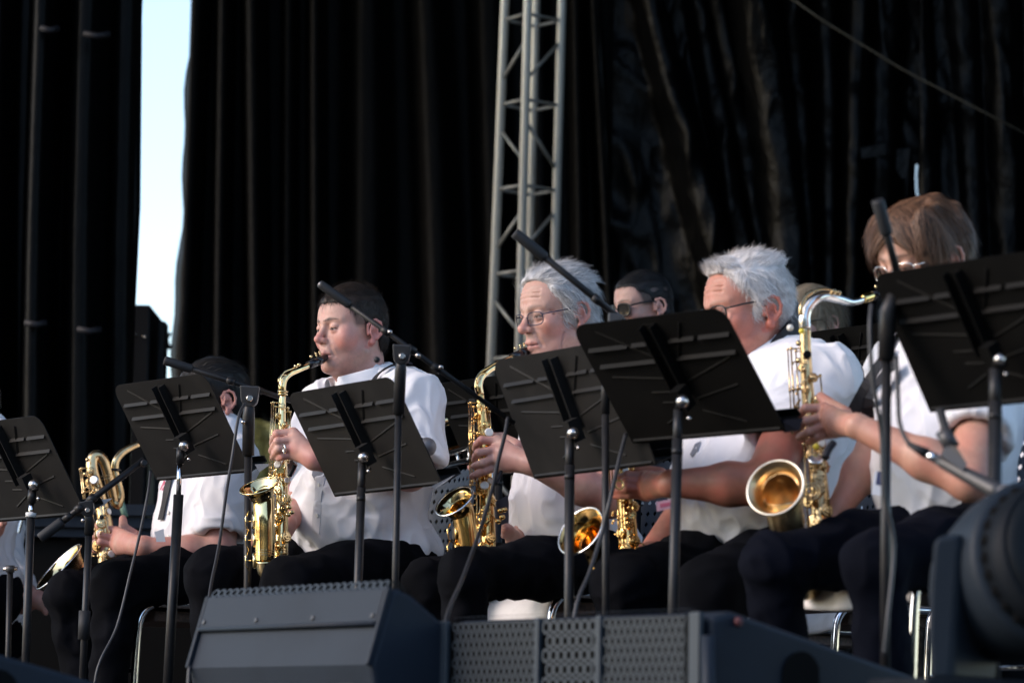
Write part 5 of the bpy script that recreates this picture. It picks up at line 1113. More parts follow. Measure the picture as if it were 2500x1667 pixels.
    if legs: legs_of(t, ft, M['pole'])
    return t, X, nn, u, w
D2 = [0.8896, 0.5573, 0.440, 0.2859, -0.8614, 0.885]
D1 = [0.8896, 0.5573, 0.440, 0.2859, float(P(44, 1147, 8.45)[0]), float(P(44, 1147, 8.45)[2])]
S1 = desk('leftmost music stand cut by the left picture edge with white tape round its pole', D1, 8.45, [(79, 1196, 8.36), (64, 1600, 8.36), 9.0], (83, 1183, 8.34, 14), steel=[(77, 1228, 8.36), (75, 1262, 8.36)], tape=[(76, 1251, 8.36), (75, 1262, 8.36)])
S2 = desk('music stand with long bare steel shaft in front of the hidden baritone player', D2, 8.5, [(442, 1092, 8.40), (411, 1660, 8.40), 11.0], (450, 1088, 8.38, 13.5), steel=[(439, 1132, 8.40), (436, 1207, 8.40)])
S3 = desk('music stand in front of the dark haired alto player, its knob below his chest', [0.9999, 0.5322, 0.5074, 0.2831, -0.3536, 0.8015], 7.8, [(884, 1128, 7.71), (874, 1445, 7.71), 9.5], (888, 1116, 7.69, 14))
S4 = desk('music stand partly covered by the wider desk in front of the grey haired man', [1.0265, 0.4316, 0.499, 0.2872, 0.1342, 0.8125], 7.2, [(1391, 1068, 7.12), (1389, 1490, 7.12), 11.0], (1399, 1057, 7.10, 15))
S5 = desk('large dark music stand hiding the face of the white haired man', [0.8472, 0.6694, 0.4545, 0.3016, 0.3449, 0.8468], 6.8, [(1656, 1000, 6.70), (1644, 1485, 6.70), 11.5], (1667, 980, 6.68, 17), dm='desk_shaded')
S6 = desk('nearest music stand at upper right hiding the tenor player below the eyes', [0.9196, 0.5616, 0.4205, 0.2951, 0.8658, 0.8462], 6.0, [(2430, 900, 5.90), (2428, 1250, 5.90), 15.0], (2441, 877, 5.88, 15), dm='desk_shaded')
def back_desk(label, quad_c, d, th=.93, W=.46, H=.29, ph=.5, dm='desk'): 
    c = P(*quad_c, d); q = desk(label, [th, ph, W, H, float(c[0]), float(c[2])], d, [(quad_c[0] + 8, quad_c[1] + 60, d - .06), (quad_c[0] + 6, quad_c[1] + 330, d - .06), 8.5], (quad_c[0] + 12, quad_c[1] + 55, d - .08, 11), dm=dm); return q
S7 = back_desk('black music stand standing behind the tenor saxophone and the white haired man', (2086, 925), 8.6, dm='desk_shaded')
S8 = back_desk('distant music stand seen behind the neck of the grey haired man\'s saxophone', (1210, 1042), 8.9, W=.40, dm='desk_shaded')
S9 = back_desk('black music stand low between grey haired and white haired men, behind two poles', (1548, 1085), 8.3, W=.42, dm='desk_shaded')
# sheets and folders lying on the desks, their corners showing past the ledges
def sheet_on(st, label, x0, x1, y0, y1, m, name='sheet_music', cat='paper', tri=True):
    t, X, nn, u, w = st; a = [X(x0, y0), X(x1, y1), X(x1 - .01, y0 + .005)] if tri else [X(x0, y0), X(x1, y0), X(x1, y1), X(x0, y1)]
    mb = MB().prism([p + nn * .006 for p in a], nn * .002); o = mb.build(name, m); return tag(o, label, cat)
tag(MB().prism(PS([(237, 1220, 8.40), (274, 1216, 8.36), (247, 1237, 8.40)]), (0, .002, 0)).build('sheet_corner', M['paper']), 'white paper corner sticking out below the leftmost desk beside the small boom', 'paper')
tag(MB().prism(PS([(622, 1133, 8.30), (664, 1131, 8.26), (633, 1152, 8.30)]), (0, .003, 0)).build('folder_corner', M['folder']), 'grey folder corner sticking out towards the bright alto saxophone', 'folder', )
tag(MB().prism(PS([(1052, 1187, 7.62), (1112, 1157, 7.58), (1085, 1178, 7.60), (1060, 1193, 7.62)]), (0, .003, 0)).build('folder_corner', M['folder']), 'dark grey folder corner beyond the desk of the dark haired alto player', 'folder')
tag(MB().prism(PS([(1900, 1024, 6.70), (1962, 1019, 6.62), (1952, 1050, 6.62), (1915, 1056, 6.70)]), (0, .003, 0)).build('folder_corner', M['navy']), 'dark folder corner sticking out under the tenor player\'s hand', 'folder')
# ================================================================ microphone stands
def collar_at(mb, a, b, f, r, h): ax = unit(b - a); c = a + (b - a) * f; mb.tube([c - ax * h / 2, c + ax * h / 2], r, 14)
def mic_stand(label, boom, r, grip, pole, clutch, sleeve=None, knobs=(), collars=(), plate=True, capm=None, lower=None, endk=None, low_r=None):
    """boom: two sight points; grip: fraction of the boom covered by the foam counterweight; pole: top and bottom sight points"""
    a, b = P(*boom[0]), P(*boom[1]); d = pole[0][2]; pt, pb = P(*pole[0]), P(*pole[1]); ft = floor_end(pt, pb); rr = px(r, d)
    t = thing('microphone_stand', label, 'microphone stand', (ft[0], ft[1], 0), 'black microphone boom stands')
    bo_ = MB().tube([a, b], rr, 14).build('boom_arm', M['pole'], t)
    if grip: g_ = MB().tube([a, a + unit(b - a) * .006, a + (b - a) * grip - unit(b - a) * .006, a + (b - a) * grip], [rr * 1.45, rr * 1.62, rr * 1.62, rr * 1.4], 16).build('counterweight', M['rubber'], bo_)
    if capm: MB().disc(a, a - b, rr * 1.40, .004, 16).build('end_cap', capm, bo_)
    for f, k in collars: q = MB(); collar_at(q, a, b, f, rr * k, .022); q.build('collar', M['pole'], bo_)
    if endk: MB().disc(P(*endk), (.3, -1, .1), rr * 1.1, .014, 14).build('thumb_screw', M['pole'], bo_)
    c = P(*clutch[:3]); rc = px(clutch[3], clutch[2])
    up = unit(c - pt) if np.linalg.norm(c - pt) > .01 else A(0, 0, 1); side = unit(np.cross(up, A(0, 1, 0))); q = MB(); pl = []
    for k in range(9): an = R_(180 + 22.5 * k); pl.append(c + side * rc * math.cos(an) + up * rc * math.sin(an))
    pl += [c + side * rc * 1.15 + up * rc * 1.5, c - side * rc * 1.15 + up * rc * 1.5]; q.prism([p + A(0, -.014, 0) for p in pl], (0, .028, 0)); cl = q.build('clutch', M['plastic'], t, .003)
    MB().disc(c + A(.002, -.018, 0), (.1, -1, 0), rc * .42, .012, 14).build('clutch_bolt', M['nickel'], cl)
    for kn in knobs: MB().ball(P(*kn[:3]), px(kn[3], kn[2]), 10).build('thumb_screw', M['nickel'] if len(kn) < 5 else kn[4], t)
    rp = px(pole[2], d); ax = unit(pt - ft); sl1 = P(*sleeve) if sleeve else pt - ax * .1
    MB().tube([c, pt, sl1], [rp * .9, rp * 1.25, rp * 1.25], 16).build('upper_sleeve', M['pole'], t)
    MB().tube([sl1, ft + A(0, 0, .1)], low_r * d / FPX if low_r else rp * .92, 16).build('pole', M['pole'], t)
    if lower: MB().tube([P(*lower[0]), P(*lower[1])], rp * 1.5, 16).build('lower_clutch', M['rubber'], t)
    legs_of(t, ft, M['pole'], .008, .30, .16, 50); return t
mic_stand('small boom stand at left with its grip pointing down beside the baritone bell', [(97, 1314, 8.25), (352, 1122, 8.25)], 8.0, .22, [(219, 1272, 8.27), (202, 1660, 8.27), 9.5], (214, 1246, 8.26, 16), (217, 1305, 8.27), knobs=[(203, 1270, 8.25, 6), (248, 1262, 8.25, 6, M['rubber'])], collars=[(.27, 1.1), (.38, 1.35), (.50, 1.3)], lower=[(207, 1490, 8.27), (204, 1560, 8.27)], endk=(352, 1130, 8.24))
mic_stand('boom stand whose arm slopes over the hidden baritone player towards the bright alto', [(400, 879, 8.2), (712, 978, 8.25)], 7.0, .22, [(607, 1015, 8.20), (603, 1460, 8.20), 12.0], (609, 974, 8.19, 21), (606, 1112, 8.20), knobs=[(594, 1030, 8.18, 6)], collars=[(.52, 1.3), (.74, 1.25)], low_r=9.5)
mic_stand('long boom stand crossing in front of the dark haired alto player\'s head', [(781, 693, 7.35), (1256, 1034, 7.35)], 6.5, .155, [(978, 905, 7.34), (966, 1445, 7.34), 11.5], (980, 872, 7.33, 20), (973, 1012, 7.34), knobs=[(920, 878, 7.3, 8, M['rubber']), (1020, 868, 7.31, 7), (1076, 896, 7.33, 6), (952, 810, 7.33, 6)], collars=[(.34, 1.5), (.47, 1.5), (.60, 1.4)], capm=M['nickel'], low_r=8.5)
mic_stand('boom stand crossing above the grey haired man with its pole behind the wide desk', [(1256, 568, 7.0), (1560, 815, 7.05)], 8.5, .25, [(1478, 950, 7.02), (1478, 1490, 7.02), 8.5], (1500, 790, 7.02, 16), (1478, 1010, 7.02), collars=[(.66, 1.3)], low_r=9.0)
mic_stand('near boom stand rising before the brown haired player\'s face', [(2142, 488, 6.1), (2200, 700, 6.15)], 10.0, .40, [(2168, 760, 6.12), (2162, 1600, 6.12), 17.0], (2190, 700, 6.12, 16), (2164, 880, 6.12), low_r=12.5)
t = thing('microphone_stand', 'thin dark stand with cross handle low at the far left edge', 'microphone stand', P(22, 1800, 9.0), 'black microphone boom stands')
p0 = P(25, 1390, 9.0); f0 = floor_end(p0, P(20, 1590, 9.0)); MB().tube([p0, f0], px(7.5, 9), 12).build('pole', M['pole'], t); MB().tube(PS([(8, 1388, 9.0), (42, 1388, 9.0)]), px(5, 9), 10).build('cross_handle', M['nickel'], t); MB().tube(PS([(15, 1388, 8.99), (35, 1388, 8.99)]), px(9, 9), 10).build('head_block', M['plastic'], t); legs_of(t, f0, M['pole'])
# ---- microphones
def microphone(label, a, b, r0, r1, grille=None, xlr=None):
    t = thing('microphone', label, 'microphone', a); MB().tube([a, a + (b - a) * .1, a + (b - a) * .9, b], [r0 * .8, r0, r1, r1 * .95], 18).build('handle', M['plastic'], t)
    if grille: MB().ball(b + unit(b - a) * grille * .5, grille, 18).build('grille_ball', M['mesh'], t)
    if xlr is not None: k = MB().tube([a, xlr], r0 * .78, 16).build('plug', M['chrome'], t); MB().tube([xlr, xlr + (xlr - a) * 1.6], [r0 * .9, r0 * .45], 14).build('plug_sleeve', M['rubber'], k)
    return t
microphone('black microphone in a clip under the nearest desk, pointing right', P(2290, 1122, 5.95), P(2445, 1205, 5.85), .0115, .0165, .022, P(2262, 1107, 5.96))
t = thing('microphone_clip', 'dark microphone clip hanging below the nearest desk', 'clip', P(2320, 1080, 5.92))
MB().tube(PS([(2295, 1000, 5.96), (2312, 1062, 5.94), (2322, 1092, 5.93)]), .008, 10).build('gooseneck', M['rubber'], t); MB().tube(PS([(2302, 1052, 5.93), (2324, 1092, 5.92)]), .015, 12).build('swivel', M['plastic'], t); MB().prism(PS([(2298, 1112, 5.91), (2312, 1084, 5.91), (2335, 1090, 5.90), (2362, 1132, 5.89), (2350, 1150, 5.89)]), (0, .03, 0)).build('jaw', M['plastic'], t)
microphone('round silver microphone head peeping out at the elbow of the dark haired man', P(1015, 1075, 7.9), P(1032, 1085, 7.9), .012, .016, .0235)
# ---- cables
def cable(label, pts, r=.0036, group='cables hanging from the microphone booms'):
    o = MB().tube(spline(PS(pts), 8), r, 8).build('cable', M['cable']); return tag(o, label, 'cable', group)
cable('black cable hanging between the baritone player\'s knees', [(368, 1150, 8.25), (362, 1200, 8.2), (342, 1300, 8.15), (318, 1400, 8.1), (285, 1530, 8.05), (235, 1645, 8.0), (225, 1830, 8.0)])
cable('grey cable hanging from the boom beside the second stand from the left', [(598, 985, 8.16), (582, 1020, 8.12), (568, 1110, 8.1), (553, 1200, 8.05), (535, 1330, 7.95), (512, 1450, 7.8), (500, 1600, 7.6), (495, 1800, 7.5)], .0042)
cable('black cable curving down at the left side of the grey wedge loudspeaker', [(512, 1500, 7.0), (500, 1530, 6.95), (478, 1580, 6.9), (462, 1640, 6.85), (458, 1830, 6.8)], .0045, None)
cable('grey cable hanging across the grey haired man\'s saxophone', [(1240, 1020, 7.33), (1233, 1060, 7.30), (1215, 1130, 7.25), (1200, 1200, 7.2), (1170, 1300, 7.1), (1130, 1410, 6.9), (1088, 1518, 6.6), (1070, 1700, 6.5)], .0046)
cable('grey cable hanging between the two poles by the white haired man\'s saxophone', [(1528, 1060, 6.95), (1510, 1130, 6.9), (1487, 1230, 6.85), (1470, 1300, 6.85), (1440, 1395, 6.8), (1405, 1490, 6.75), (1380, 1700, 6.7)], .0048)
cable('dark cable running down along the near boom stand at right', [(2128, 742, 6.1), (2124, 800, 6.08), (2128, 900, 6.07), (2140, 985, 6.07), (2152, 1060, 6.08), (2158, 1200, 6.07), (2182, 1330, 6.08), (2168, 1500, 6.05), (2158, 1600, 6.05)], .0042)
cable('dark cable looping down into the plug of the clipped microphone', [(2188, 870, 6.05), (2192, 960, 6.02), (2196, 1030, 6.0), (2212, 1072, 5.98), (2232, 1092, 5.97), (2248, 1100, 5.965)], .0044)
# ================================================================ chairs (white shells on chrome frames)
def perf_plate(name, X, nx, ny, w, h, m, hole=.62, parent=None, stagger=True, solid=False, aspect=1.0):
    """plate with real round holes; X(x, y) -> world, x in 0..w, y in 0..h"""
    V = []; F = []; cw, chh = w / nx, h / ny
    for j in range(ny):
        off = (.5 if (stagger and j % 2) else 0)
        for i in range(nx):
            x0 = (i + off) * cw; x1 = x0 + cw
            if x1 > w + 1e-6: x1 = w; 
            cx_, cy_ = (x0 + x1) / 2, (j + .5) * chh; r = min(cw, chh) * hole / 2; rx, ry = cw * hole / 2 * (1 if aspect == 1 else aspect), chh * hole / 2; b = len(V)
            sq = []; 
            for k in range(8):
                a = 2 * math.pi * (k + .5) / 8; c, s_ = math.cos(a), math.sin(a); mx_ = max(abs(c), abs(s_)); sq.append((cx_ + c / mx_ * (x1 - x0) / 2, cy_ + s_ / mx_ * chh / 2))
            for q in sq: V.append(X(*q))
            for k in range(8): a = 2 * math.pi * (k + .5) / 8; V.append(X(cx_ + math.cos(a) * min(rx, (x1 - x0) * .45), cy_ + math.sin(a) * ry))
            for k in range(8): F.append((b + k, b + (k + 1) % 8, b + 8 + (k + 1) % 8, b + 8 + k))
    me = mesh_np(name, np.array(V), F, smooth=False); o = link(name, me, m, parent)
    if solid:
        bm = bmesh.new(); bm.from_mesh(me); bmesh.ops.remove_doubles(bm, verts=bm.verts, dist=1e-5); bm.to_mesh(me); bm.free()
        md = o.modifiers.new('sheet', 'SOLIDIFY'); md.thickness = .002; md.offset = 0
    return o
def make_chair():
    t = thing('chair', 'x', 'chair', (0, 0, 0), 'white shell chairs with chrome frames')
    prof = [(-.20, .445), (-.10, .438), (.0, .440), (.09, .447), (.145, .448), (.185, .436), (.208, .410), (.216, .375)]; pf = spline([A(x, 0, z) for x, z in prof], 4); V = []; Q = []; ys = np.linspace(-.205, .205, 9)
    for p in pf:
        for y in ys: V.append((p[0], y, p[2] + .012 * (abs(y) / .2) ** 3 - .012 + .004))
    n = 9
    for i in range(len(pf) - 1):
        for j in range(n - 1): Q.append((i * n + j, (i + 1) * n + j, (i + 1) * n + j + 1, i * n + j + 1))
    o = link('seat', mesh_np('seat', V, Q), M['seat_white'], t); md = o.modifiers.new('shell', 'SOLIDIFY'); md.thickness = .009; md.offset = -1
    MB().box((-.02, 0, .408), (1, 0, 0), (0, 1, 0), (0, 0, 1), .33, .36, .030).build('seat_board', M['seat_wood'], t, .004)
    perf_plate('backrest', lambda x, y: A(-.245 - .05 * (y / .26) + .05 * ((x - .2) / .2) ** 2, x - .2, .53 + y), 16, 10, .40, .27, M['perf'], .10, t, stagger=False, solid=True)
    for sy in (-1, 1):
        y = sy * .212; q = MB().tube(spline([A(.225, y, .012), A(.215, y, .20), A(.208, y, .36), A(.196, y, .412), A(.160, y, .438), A(.10, y, .440), A(-.10, y, .436), A(-.20, y, .450), A(-.225, y, .52), A(-.25, y * .98, .66), A(-.285, y * .96, .80)], 5), .0105, 12); q.build('side_frame', M['chrome'], t)
        l = MB().tube(spline([A(-.10, y, .436), A(-.17, y, .40), A(-.21, y, .30), A(-.27, y, .012)], 5), .0105, 12).build('rear_leg', M['chrome'], t); q = MB(); q.tube([A(.226, y, 0), A(.225, y, .03)], .0145, 10); q.tube([A(-.272, y, 0), A(-.268, y, .03)], .0145, 10); q.build('foot_caps', M['rubber'], t)
    for x, z in ((.214, .26), (-.225, .26)): MB().tube([A(x, -.212, z), A(x, .212, z)], .006, 8).build('cross_bar', M['chrome'], t)
    return t
chair0 = make_chair(); used = [False]
def put_chair(label, corner, a):
    """corner: sight point of the front left corner of the seat; a: facing"""
    F, L = heading(a); c = P(*corner); o = c - F * .20 - L * .212; t = chair0
    if used[0]:
        t = chair0.copy(); COL.objects.link(t)
        for ch_ in [x for x in chair0.children]:
            k = ch_.copy(); COL.objects.link(k); k.parent = t
    used[0] = True; t.location = (o[0], o[1], 0); t.rotation_euler = (0, 0, math.atan2(F[1], F[0])); t['label'] = label
put_chair('chair under the hidden baritone player, its chrome side showing behind the steel shaft stand', (345, 1492, 8.74), 32)
put_chair('chair under the dark haired alto player', (800, 1470, 8.20), 32)
put_chair('chair under the grey haired man, white front lip showing above the grille loudspeaker', (1352, 1456, 7.76), 32)
put_chair('chair under the white haired man', (1822, 1440, 7.16), 32)
put_chair('chair under the brown haired tenor player at the right', (2240, 1386, 6.56), 30)
put_chair('empty white chair far behind the baritone player\'s seat', (486, 1577, 11.7), 30)
put_chair('white chair in the second row seen between the tenor player\'s legs', (2046, 1490, 8.15), 30)
for lab, cr in (('chair of the trombone player behind the grey haired man', (1330, 1440, 9.25)), ('chair of the man with sunglasses', (1520, 1420, 9.55)), ('chair of the woman with ash blond hair', (1900, 1410, 9.65)), ('chair of the person at the far left edge', (-320, 1530, 9.6)), ('chair of the musician at the right edge', (2560, 1400, 7.6))): put_chair(lab, cr, 32)
# ================================================================ loudspeakers on the stage edge
def wedge(name, label, pr, d, prof, side_m, group=None, cat='loudspeaker'):
    """prof: (depth from the face, height above the face centre) outline; pr as for the desks"""
    th, ph, W, H, cx, cz = pr; w = A(math.cos(th), -math.sin(th), 0); n = A(math.sin(th), math.cos(th), 0); c = A(cx, d, cz)
    t = thing(name, label, cat, (cx, d, 0), group); pts = [c - w * W / 2 + n * a + A(0, 0, 1) * b for a, b in prof]; MB().prism(pts, w * W).build('cabinet', side_m, t, .010)
    return t, c, w, n
pr = [0.9404, -0.2918, 0.6862, 0.1466, -0.4433, 0.3001]; ph = pr[1]; u_ = A(0, 0, 1)
t, c, w, n = wedge('stage_monitor', 'grey looking wedge loudspeaker with smooth sloped face left of centre', pr, 6.6, [(.022, .072), (-.022, -.073), (.02, -.295), (.44, -.295), (.50, -.23), (.075, .060), (.04, .074)], M['cabinet'], 'loudspeakers along the stage edge')
uu = unit(math.cos(ph) * u_ - math.sin(ph) * n); nf = -unit(np.cross(w, uu)); nf = nf if nf[1] < 0 else -nf
X = lambda x, y, o=0: c + w * x * pr[2] + uu * y * .152 + nf * o
MB().box(X(0, .265, .005), w, uu, nf, pr[2] * .965, .152 * .48, .010).build('grille_rail', M['cabinet'], t, .003)
q = MB().tube([X(-.482, .03, .008), X(.482, .03, .008)], .0048, 10).build('rail_lip', M['cabinet'], t)
for x in (-.46, -.16, .15, .46): MB().disc(X(x, .13, .0115), nf, .0055, .003, 12).build('screw', M['plastic'], t)
gu = unit(n * .40 + u_ * (-.295 + 0.0)); topv = unit(n * .40 - u_ * .295)
T0 = c - w * pr[2] * .48 + n * .058 + u_ * .076
perf_plate('grille', lambda x, y: T0 + w * x + topv * (y - .02) + u_ * .0 + np.cross(w, topv) * (0) + nf * 0 + A(0, 0, .004), 30, 14, pr[2] * .96, .34, M['grille'], .66, t)
perf_plate('grille_fold', lambda x, y: X(-.48 + x / pr[2], .5, .006) + uu * y * .9 + n * y * .35, 26, 1, pr[2] * .96, .020, M['grille'], .66, t, stagger=False)
MB().box(c + n * .035 + u_ * .066, w, n, u_, pr[2] * .95, .02, .008).build('grille_bed', M['void'], t)
for x in (-.42, .36): k = MB().box(c + w * x * pr[2] + n * .0 + u_ * -.118 + nf * .012, w, n, u_, .055, .012, .010).build('rigging_plate', M['plastic'], t); MB().box(c + w * x * pr[2] + n * .004 + u_ * -.145 + nf * .008, w, n, u_, .025, .012, .03).build('rigging_pin', M['plastic'], k)
for sx in (-1, 1): MB().box(X(sx * .492, .0, .004), w, uu, nf, pr[2] * .016, .158, .012).build('end_trim', M['cabinet'], t, .003)
def front_fill(label, c, W=.82, hgt=.30):
    th = .9349; w = A(math.cos(th), -math.sin(th), 0); n = A(math.sin(th), math.cos(th), 0); z = A(0, 0, 1); c = np.asarray(c, float)      # c: centre of the top front edge
    t = thing('front_loudspeaker', label, 'loudspeaker', (c[0], c[1], 0), 'loudspeakers along the stage edge')
    pts = [c - w * W / 2 + n * a + z * b for a, b in [(.014, -.012), (.02, -c[2] + .004), (.56, -c[2] + .004), (.66, -.16), (.60, -.125), (.06, .0)]]; MB().prism(pts, w * W).build('cabinet', M['cabinet'], t, .010)
    f0 = c - w * W / 2; g = lambda x0: (lambda x, y: f0 + w * (x0 + x) - z * (y + .008) - n * .004)
    MB().box(c - z * hgt * .5 + n * .010, w, n, z, W * .93, .006, hgt * .95).build('speaker_inside', M['void'], t)
    hh = min(hgt, c[2] - .02)
    perf_plate('grille', g(.055), 15, int(hh / .0172), .27, hh - .008, M['grille'], .70, t); perf_plate('grille', g(.345), 7, int(hh / .025), .165, hh - .008, M['grille'], .66, t); perf_plate('grille', g(.53), 13, int(hh / .0172), .235, hh - .008, M['grille'], .70, t)
    perf_plate('grille_fold', lambda x, y: f0 + w * (.05 + x) + z * (.002 + y * .12) + n * (y - .002), 46, 2, .72, .028, M['grille'], .6, t)
    for x in (.027, .333, .520, .795): MB().box(f0 + w * x - z * (hh / 2 + .003) - n * .004, w, n, z, .030 if x in (.027, .795) else .014, .012, hh).build('grille_frame', M['grille'], t, .003)
    e = f0 - w * .012; k = MB().tube([e - z * .055 - n * .008, e - z * (hh)], .012, 12).build('side_bar', M['cabinet'], t); MB().ball(e - z * .055 - n * .008, .0125, 12).build('bar_end', M['nickel'], k)
    e = f0 + w * (W + .012); MB().tube([e - z * .045 - n * .008, e - z * hh], .012, 12).build('side_bar', M['cabinet'], t)
    MB().ball(f0 - w * .004 - z * .010, .0085, 12).build('corner_screw', M['nickel'], t); MB().disc(f0 + w * (W + .004) + n * .07 - z * .018, w, .008, .008, 14).build('socket', M['red_lamp'], t)
    s0 = f0 + w * (W + .002)
    hp = [];
    for k_ in range(16): a = 2 * math.pi * k_ / 16; hp.append(s0 + n * (.22 + .045 * math.cos(a)) + z * (-.165 + .045 * math.sin(a) + (.055 if math.sin(a) > 0 else -.055)) - w * .012)
    MB().prism(hp, w * .0135).build('handle_recess', M['void'], t)
    for a_, b_ in ((.46, -.165), (.54, -.20), (.40, -.22)): MB().disc(s0 + n * a_ + z * b_, w, .008, .004, 10).build('side_screw', M['void'], t)
    return t
cC = A(0.108, 6.1, 0.2429) + A(0, 0, .0764)
front_fill('wide loudspeaker with perforated grille facing the camera at bottom centre', cC)
front_fill('dark loudspeaker flank rising in the lower left corner', cC + (P(-185, 1530, 6.0) - P(1742, 1488, 6.0)))
# ================================================================ moving head lamp at the right edge
c0 = P(2500, 1405, 5.6); t = thing('stage_lamp', 'big blurred moving head stage lamp at the lower right edge', 'stage lamp', (c0[0], c0[1], 0)); X1, Y1, Z1 = A(.93, .36, 0), A(-.36, .93, 0), A(0, 0, 1)
axl = unit(A(.36, -.90, .22)); R0 = px(212, 5.6); prof = [(-.20, .3), (-.17, .62), (-.10, .86), (.0, 1.0), (.075, 1.0), (.085, .985), (.09, .90)]
hd_ = MB().tube([c0 + axl * a for a, _ in prof], [R0 * r for _, r in prof], 40).build('head_shell', M['yoke'], t)
MB().tube([c0 + axl * a for a in (.0905, .115, .15)], [R0 * .90, R0 * .86, R0 * .84], 40).build('front_ring', M['lamp_body'], hd_); MB().disc(c0 + axl * .152, axl, R0 * .80, .004, 36).build('lens', M['lamp_glass'], hd_)
xx = unit(np.cross(axl, Z1)); yy = np.cross(axl, xx)
for k in range(28): a = 2 * math.pi * k / 28; MB().disc(c0 + axl * .1 + (xx * math.cos(a) + yy * math.sin(a)) * R0 * .885, unit(axl + (xx * math.cos(a) + yy * math.sin(a)) * .6), .0085, .006, 10).build('vent_hole', M['void'], hd_)
ya = P(2306, 1450, 5.5); arm_ = []
for u_a, v_a in ((2283, 1308), (2340, 1300), (2348, 1330), (2330, 1600), (2325, 1660), (2270, 1660), (2262, 1560), (2266, 1420), (2274, 1330)): arm_.append(P(u_a, v_a, 5.5))
MB().prism(arm_, A(.10, .17, 0)).build('yoke_arm', M['yoke'], t, .010)
MB().prism([p + A(.40, .06, 0) for p in arm_], A(.10, .17, 0)).build('yoke_arm', M['yoke'], t, .010)
zb_ = float(arm_[5][2]); cb_ = c0 + A(-.01, .05, 0); MB().box((cb_[0], cb_[1], zb_ - .02), X1, Y1, Z1, .46, .22, .05).build('yoke_base', M['lamp_body'], t, .010)
MB().box((cb_[0], cb_[1], max(zb_ - .05, .05) / 2), X1, Y1, Z1, .40, .34, max(zb_ - .05, .05)).build('base', M['lamp_body'], t, .012)
# ================================================================ small things worn or pinned on
G = lambda p: p['g']
def straps(pp, poly, w, m=None, d_off=.006, name='neck_strap'):
    """strap lying on the shirt along sight lines"""
    pts = []; nr = []
    for u, v in poly:
        p, n = cast(pp['bv'], u, v)
        if p is not None: pts.append(p + n * d_off); nr.append(n)
    if len(pts) < 2: return
    pts2 = spline(pts, 4); n2 = [unit(x) for x in spline(nr, 4)]; return ribbon(pts2, w, n2, .002).build(name, m or M['strap'], pp['g'])
for pp in (A2,):
    F, L = pp['F'], pp['L']; collar(pp['g'], pp['nb'] + A(0, 0, -.028), F, L, r=.072, tilt=.34, hgt=.034, gap=.40)
F, L = A1['F'], A1['L']; collar(A1['g'], A1['nb'] + A(0, 0, -.030), F, L, r=.064, tilt=.25, hgt=.032)
collar(A3['g'], A3['nb'] + A(0, 0, -.030), A3['F'], A3['L'], r=.070, tilt=.25, hgt=.034)
collar(A4['g'], A4['nb'] + A(0, 0, -.034), A4['F'], A4['L'], r=.080, tilt=.28, hgt=.036)
collar(A5['g'], A5['nb'] + A(0, 0, -.030), A5['F'], A5['L'], r=.066, tilt=.25, hgt=.032)
straps(A2, [(912, 940), (928, 922), (946, 908), (966, 899), (986, 895), (1004, 897)], .013, d_off=.010)
straps(A5, [(2088, 1010), (2120, 960), (2160, 905), (2190, 868)], .030, d_off=.022); straps(A5, [(2104, 1010), (2140, 975), (2180, 935), (2215, 895)], .030, d_off=.030)
straps(A1, [(396, 1270), (405, 1230), (412, 1190), (424, 1150)], .022)
# shirt fronts: button band with buttons
pl = straps(A2, [(783, 1165), (779, 1210), (775, 1255), (773, 1300)], .026, M['shirt_detail'], .0015, 'button_band')
for u, v in ((782, 1184), (777, 1258)):
    p, n = cast(A2['bv'], u, v)
    if p is not None: MB().disc(p + n * .0045, n, .0052, .003, 12).build('button', M['pearl'], A2['g'])
for u, v in ((414, 1252), (412, 1310)):
    p, n = cast(A1['bv'], u, v)
    if p is not None: MB().disc(p + n * .004, n, .0052, .003, 12).build('button', M['pearl'], A1['g'])
decal(A2['g'], 'printed_badge', A2['bv'], [(766, 1140), (790, 1136), (800, 1160), (792, 1170), (770, 1172), (763, 1160)], M['grey_print'])
decal(A5['g'], 'embroidery', A5['bv'], [(2110, 965), (2134, 945), (2130, 975), (2114, 995)], M['red_print'])
decal(A1['g'], 'embroidery', A1['bv'], [(392, 1196), (402, 1172), (408, 1180), (406, 1198)], M['red_print'])
decal(A4['g'], 'shirt_pocket_print', A4['bv'], [(1686, 1110), (1698, 1085), (1712, 1078), (1704, 1102), (1692, 1118)], M['grey_print'])
# badges on lanyards
def badge(pp, label, poly, m, d, band_=None, bm=None):
    o = MB().prism(PS([(u, v, d) for u, v in poly]), (0, .002, 0)).build('badge', m, pp['g'])
    if band_: MB().prism(PS([(u, v, d - .001) for u, v in band_]), (0, .0009, 0)).build('badge_print', bm, o)
badge(A5, '', [(2136, 1150), (2166, 1152), (2160, 1212), (2128, 1206)], M['paper'], 6.60, [(2142, 1150), (2164, 1152), (2160, 1186), (2138, 1182)], M['badge_blue'])
badge(A1, '', [(377, 1298), (399, 1290), (404, 1322), (382, 1322)], M['paper'], 8.70)
badge(A4, '', [(1602, 1224), (1640, 1218), (1640, 1240), (1604, 1248)], M['pink'], 7.05, [(1611, 1229), (1636, 1225), (1636, 1234), (1612, 1239)], M['red_print'])
# rings and belts
def ring(pp, c, ax, r, m):
    ax = unit(ax); x = unit(np.cross(ax, A(.2, .1, 1))); y = np.cross(ax, x); MB().tube([c + (x * math.cos(a) + y * math.sin(a)) * r for a in np.linspace(0, 6.283, 17)[:-1]], .0020, 7, closed=True).build('finger_ring', m, pp['g'])
ring(A2, P(694, 1095, 8.039), P(712, 1093, 8.045) - P(680, 1096, 8.035), .0108, M['silver'])
ring(A4, P(1512, 1183, 6.966), P(1530, 1176, 6.94) - P(1500, 1190, 6.985), .0100, M['gold'])
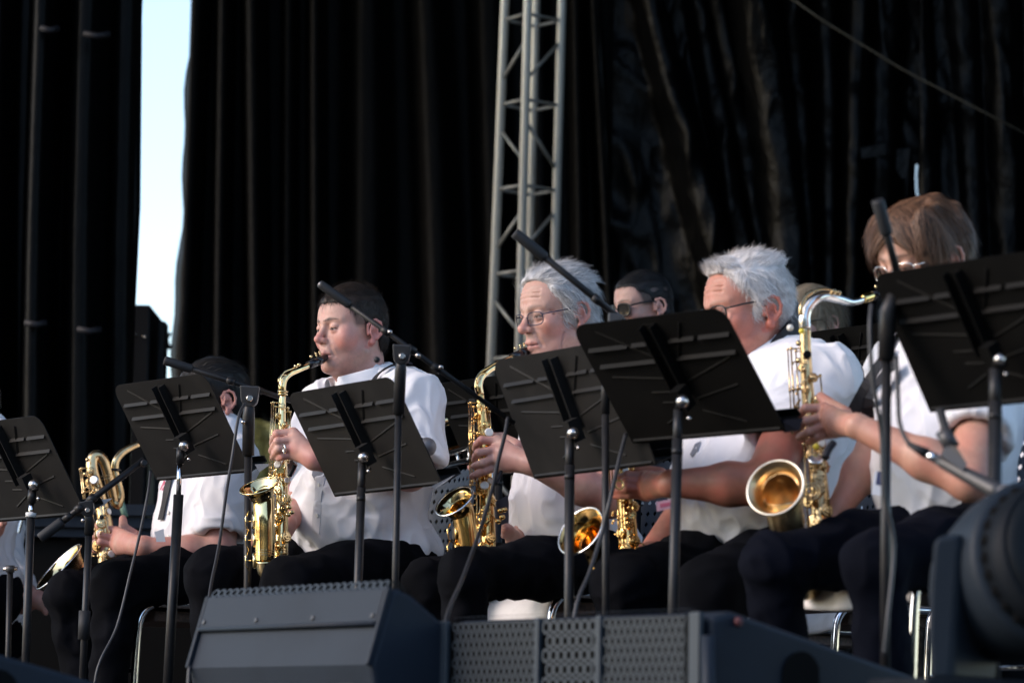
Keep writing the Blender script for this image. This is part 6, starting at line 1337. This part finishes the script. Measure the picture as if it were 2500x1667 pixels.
# black neck pad of the white haired man
tb = []
F, L = A4['F'], A4['L']; U = unit(A(0, 0, 1) + F * .35); Fw = unit(F - U * np.dot(F, U))
c_ = A4['nb'] + A(0, 0, .030)
pts = [c_ + Fw * .094 * math.cos(a) + L * .094 * math.sin(a) + U * (.006 - .055 * math.cos(a)) for a in np.linspace(R_(40), R_(320), 24)]
nr = [unit(p - c_ - U * np.dot(p - c_, U)) for p in pts]; ribbon(pts, .056, nr, .010).build('neck_strap', M['strap'], A4['g'])
# instrument hooks and straps hanging to the saxophones
for pp, pts, r in ((A2, [(720, 1135, 8.14), (712, 1150, 8.14), (706, 1162, 8.14)], .006), (A3, [(1224, 1150, 7.74), (1216, 1172, 7.73), (1210, 1180, 7.72)], .004), (A5, [(2035, 1080, 6.62), (2022, 1098, 6.61), (2014, 1118, 6.60)], .008)):
    MB().tube(spline(PS(pts), 4), r, 8).build('strap_hook', M['strap'], pp['g'])
# brown cover leaning behind the grey haired man's saxophone
cv = MB().prism(PS([(1212, 1222, 8.5), (1289, 1184, 8.42), (1303, 1226, 8.40), (1288, 1260, 8.41), (1236, 1284, 8.47), (1216, 1270, 8.5)]), (0.004, .022, 0)); tag(cv.build('music_folder', M['leather']), 'brown grey cover leaning behind the grey haired man\'s saxophone', 'folder')
# water bottle by the baritone
b = thing('bottle', 'pale green plastic bottle standing behind the baritone saxophone', 'bottle', P(298, 1262, 10.0)); MB().tube(PS([(306, 1262, 10.0), (300, 1240, 10.0), (297, 1226, 10.0), (295, 1221, 10.0)]), [px(7.5, 10), px(7.5, 10), px(6, 10), px(3, 10)], 14).build('bottle_body', M['bottle'], b)
# dark risers behind the left players
t = thing('riser', 'dark stepped platform behind the baritone player', 'platform', P(300, 1300, 10.6))
for i, v in enumerate((1245, 1275, 1298)): z = float(P(300, v, 10.6)[2]); MB().box((ux(200, v, 10.6), 10.6 + .02 * i, z), (1, 0, 0), (0, 1, 0), (0, 0, 1), 1.1, .05, .035).build('step_edge', M['cabinet'], t)
MB().box((ux(200, 1300, 10.6), 10.9, .36), (1, 0, 0), (0, 1, 0), (0, 0, 1), 1.1, .5, .72).build('deck_block', M['void'], t)
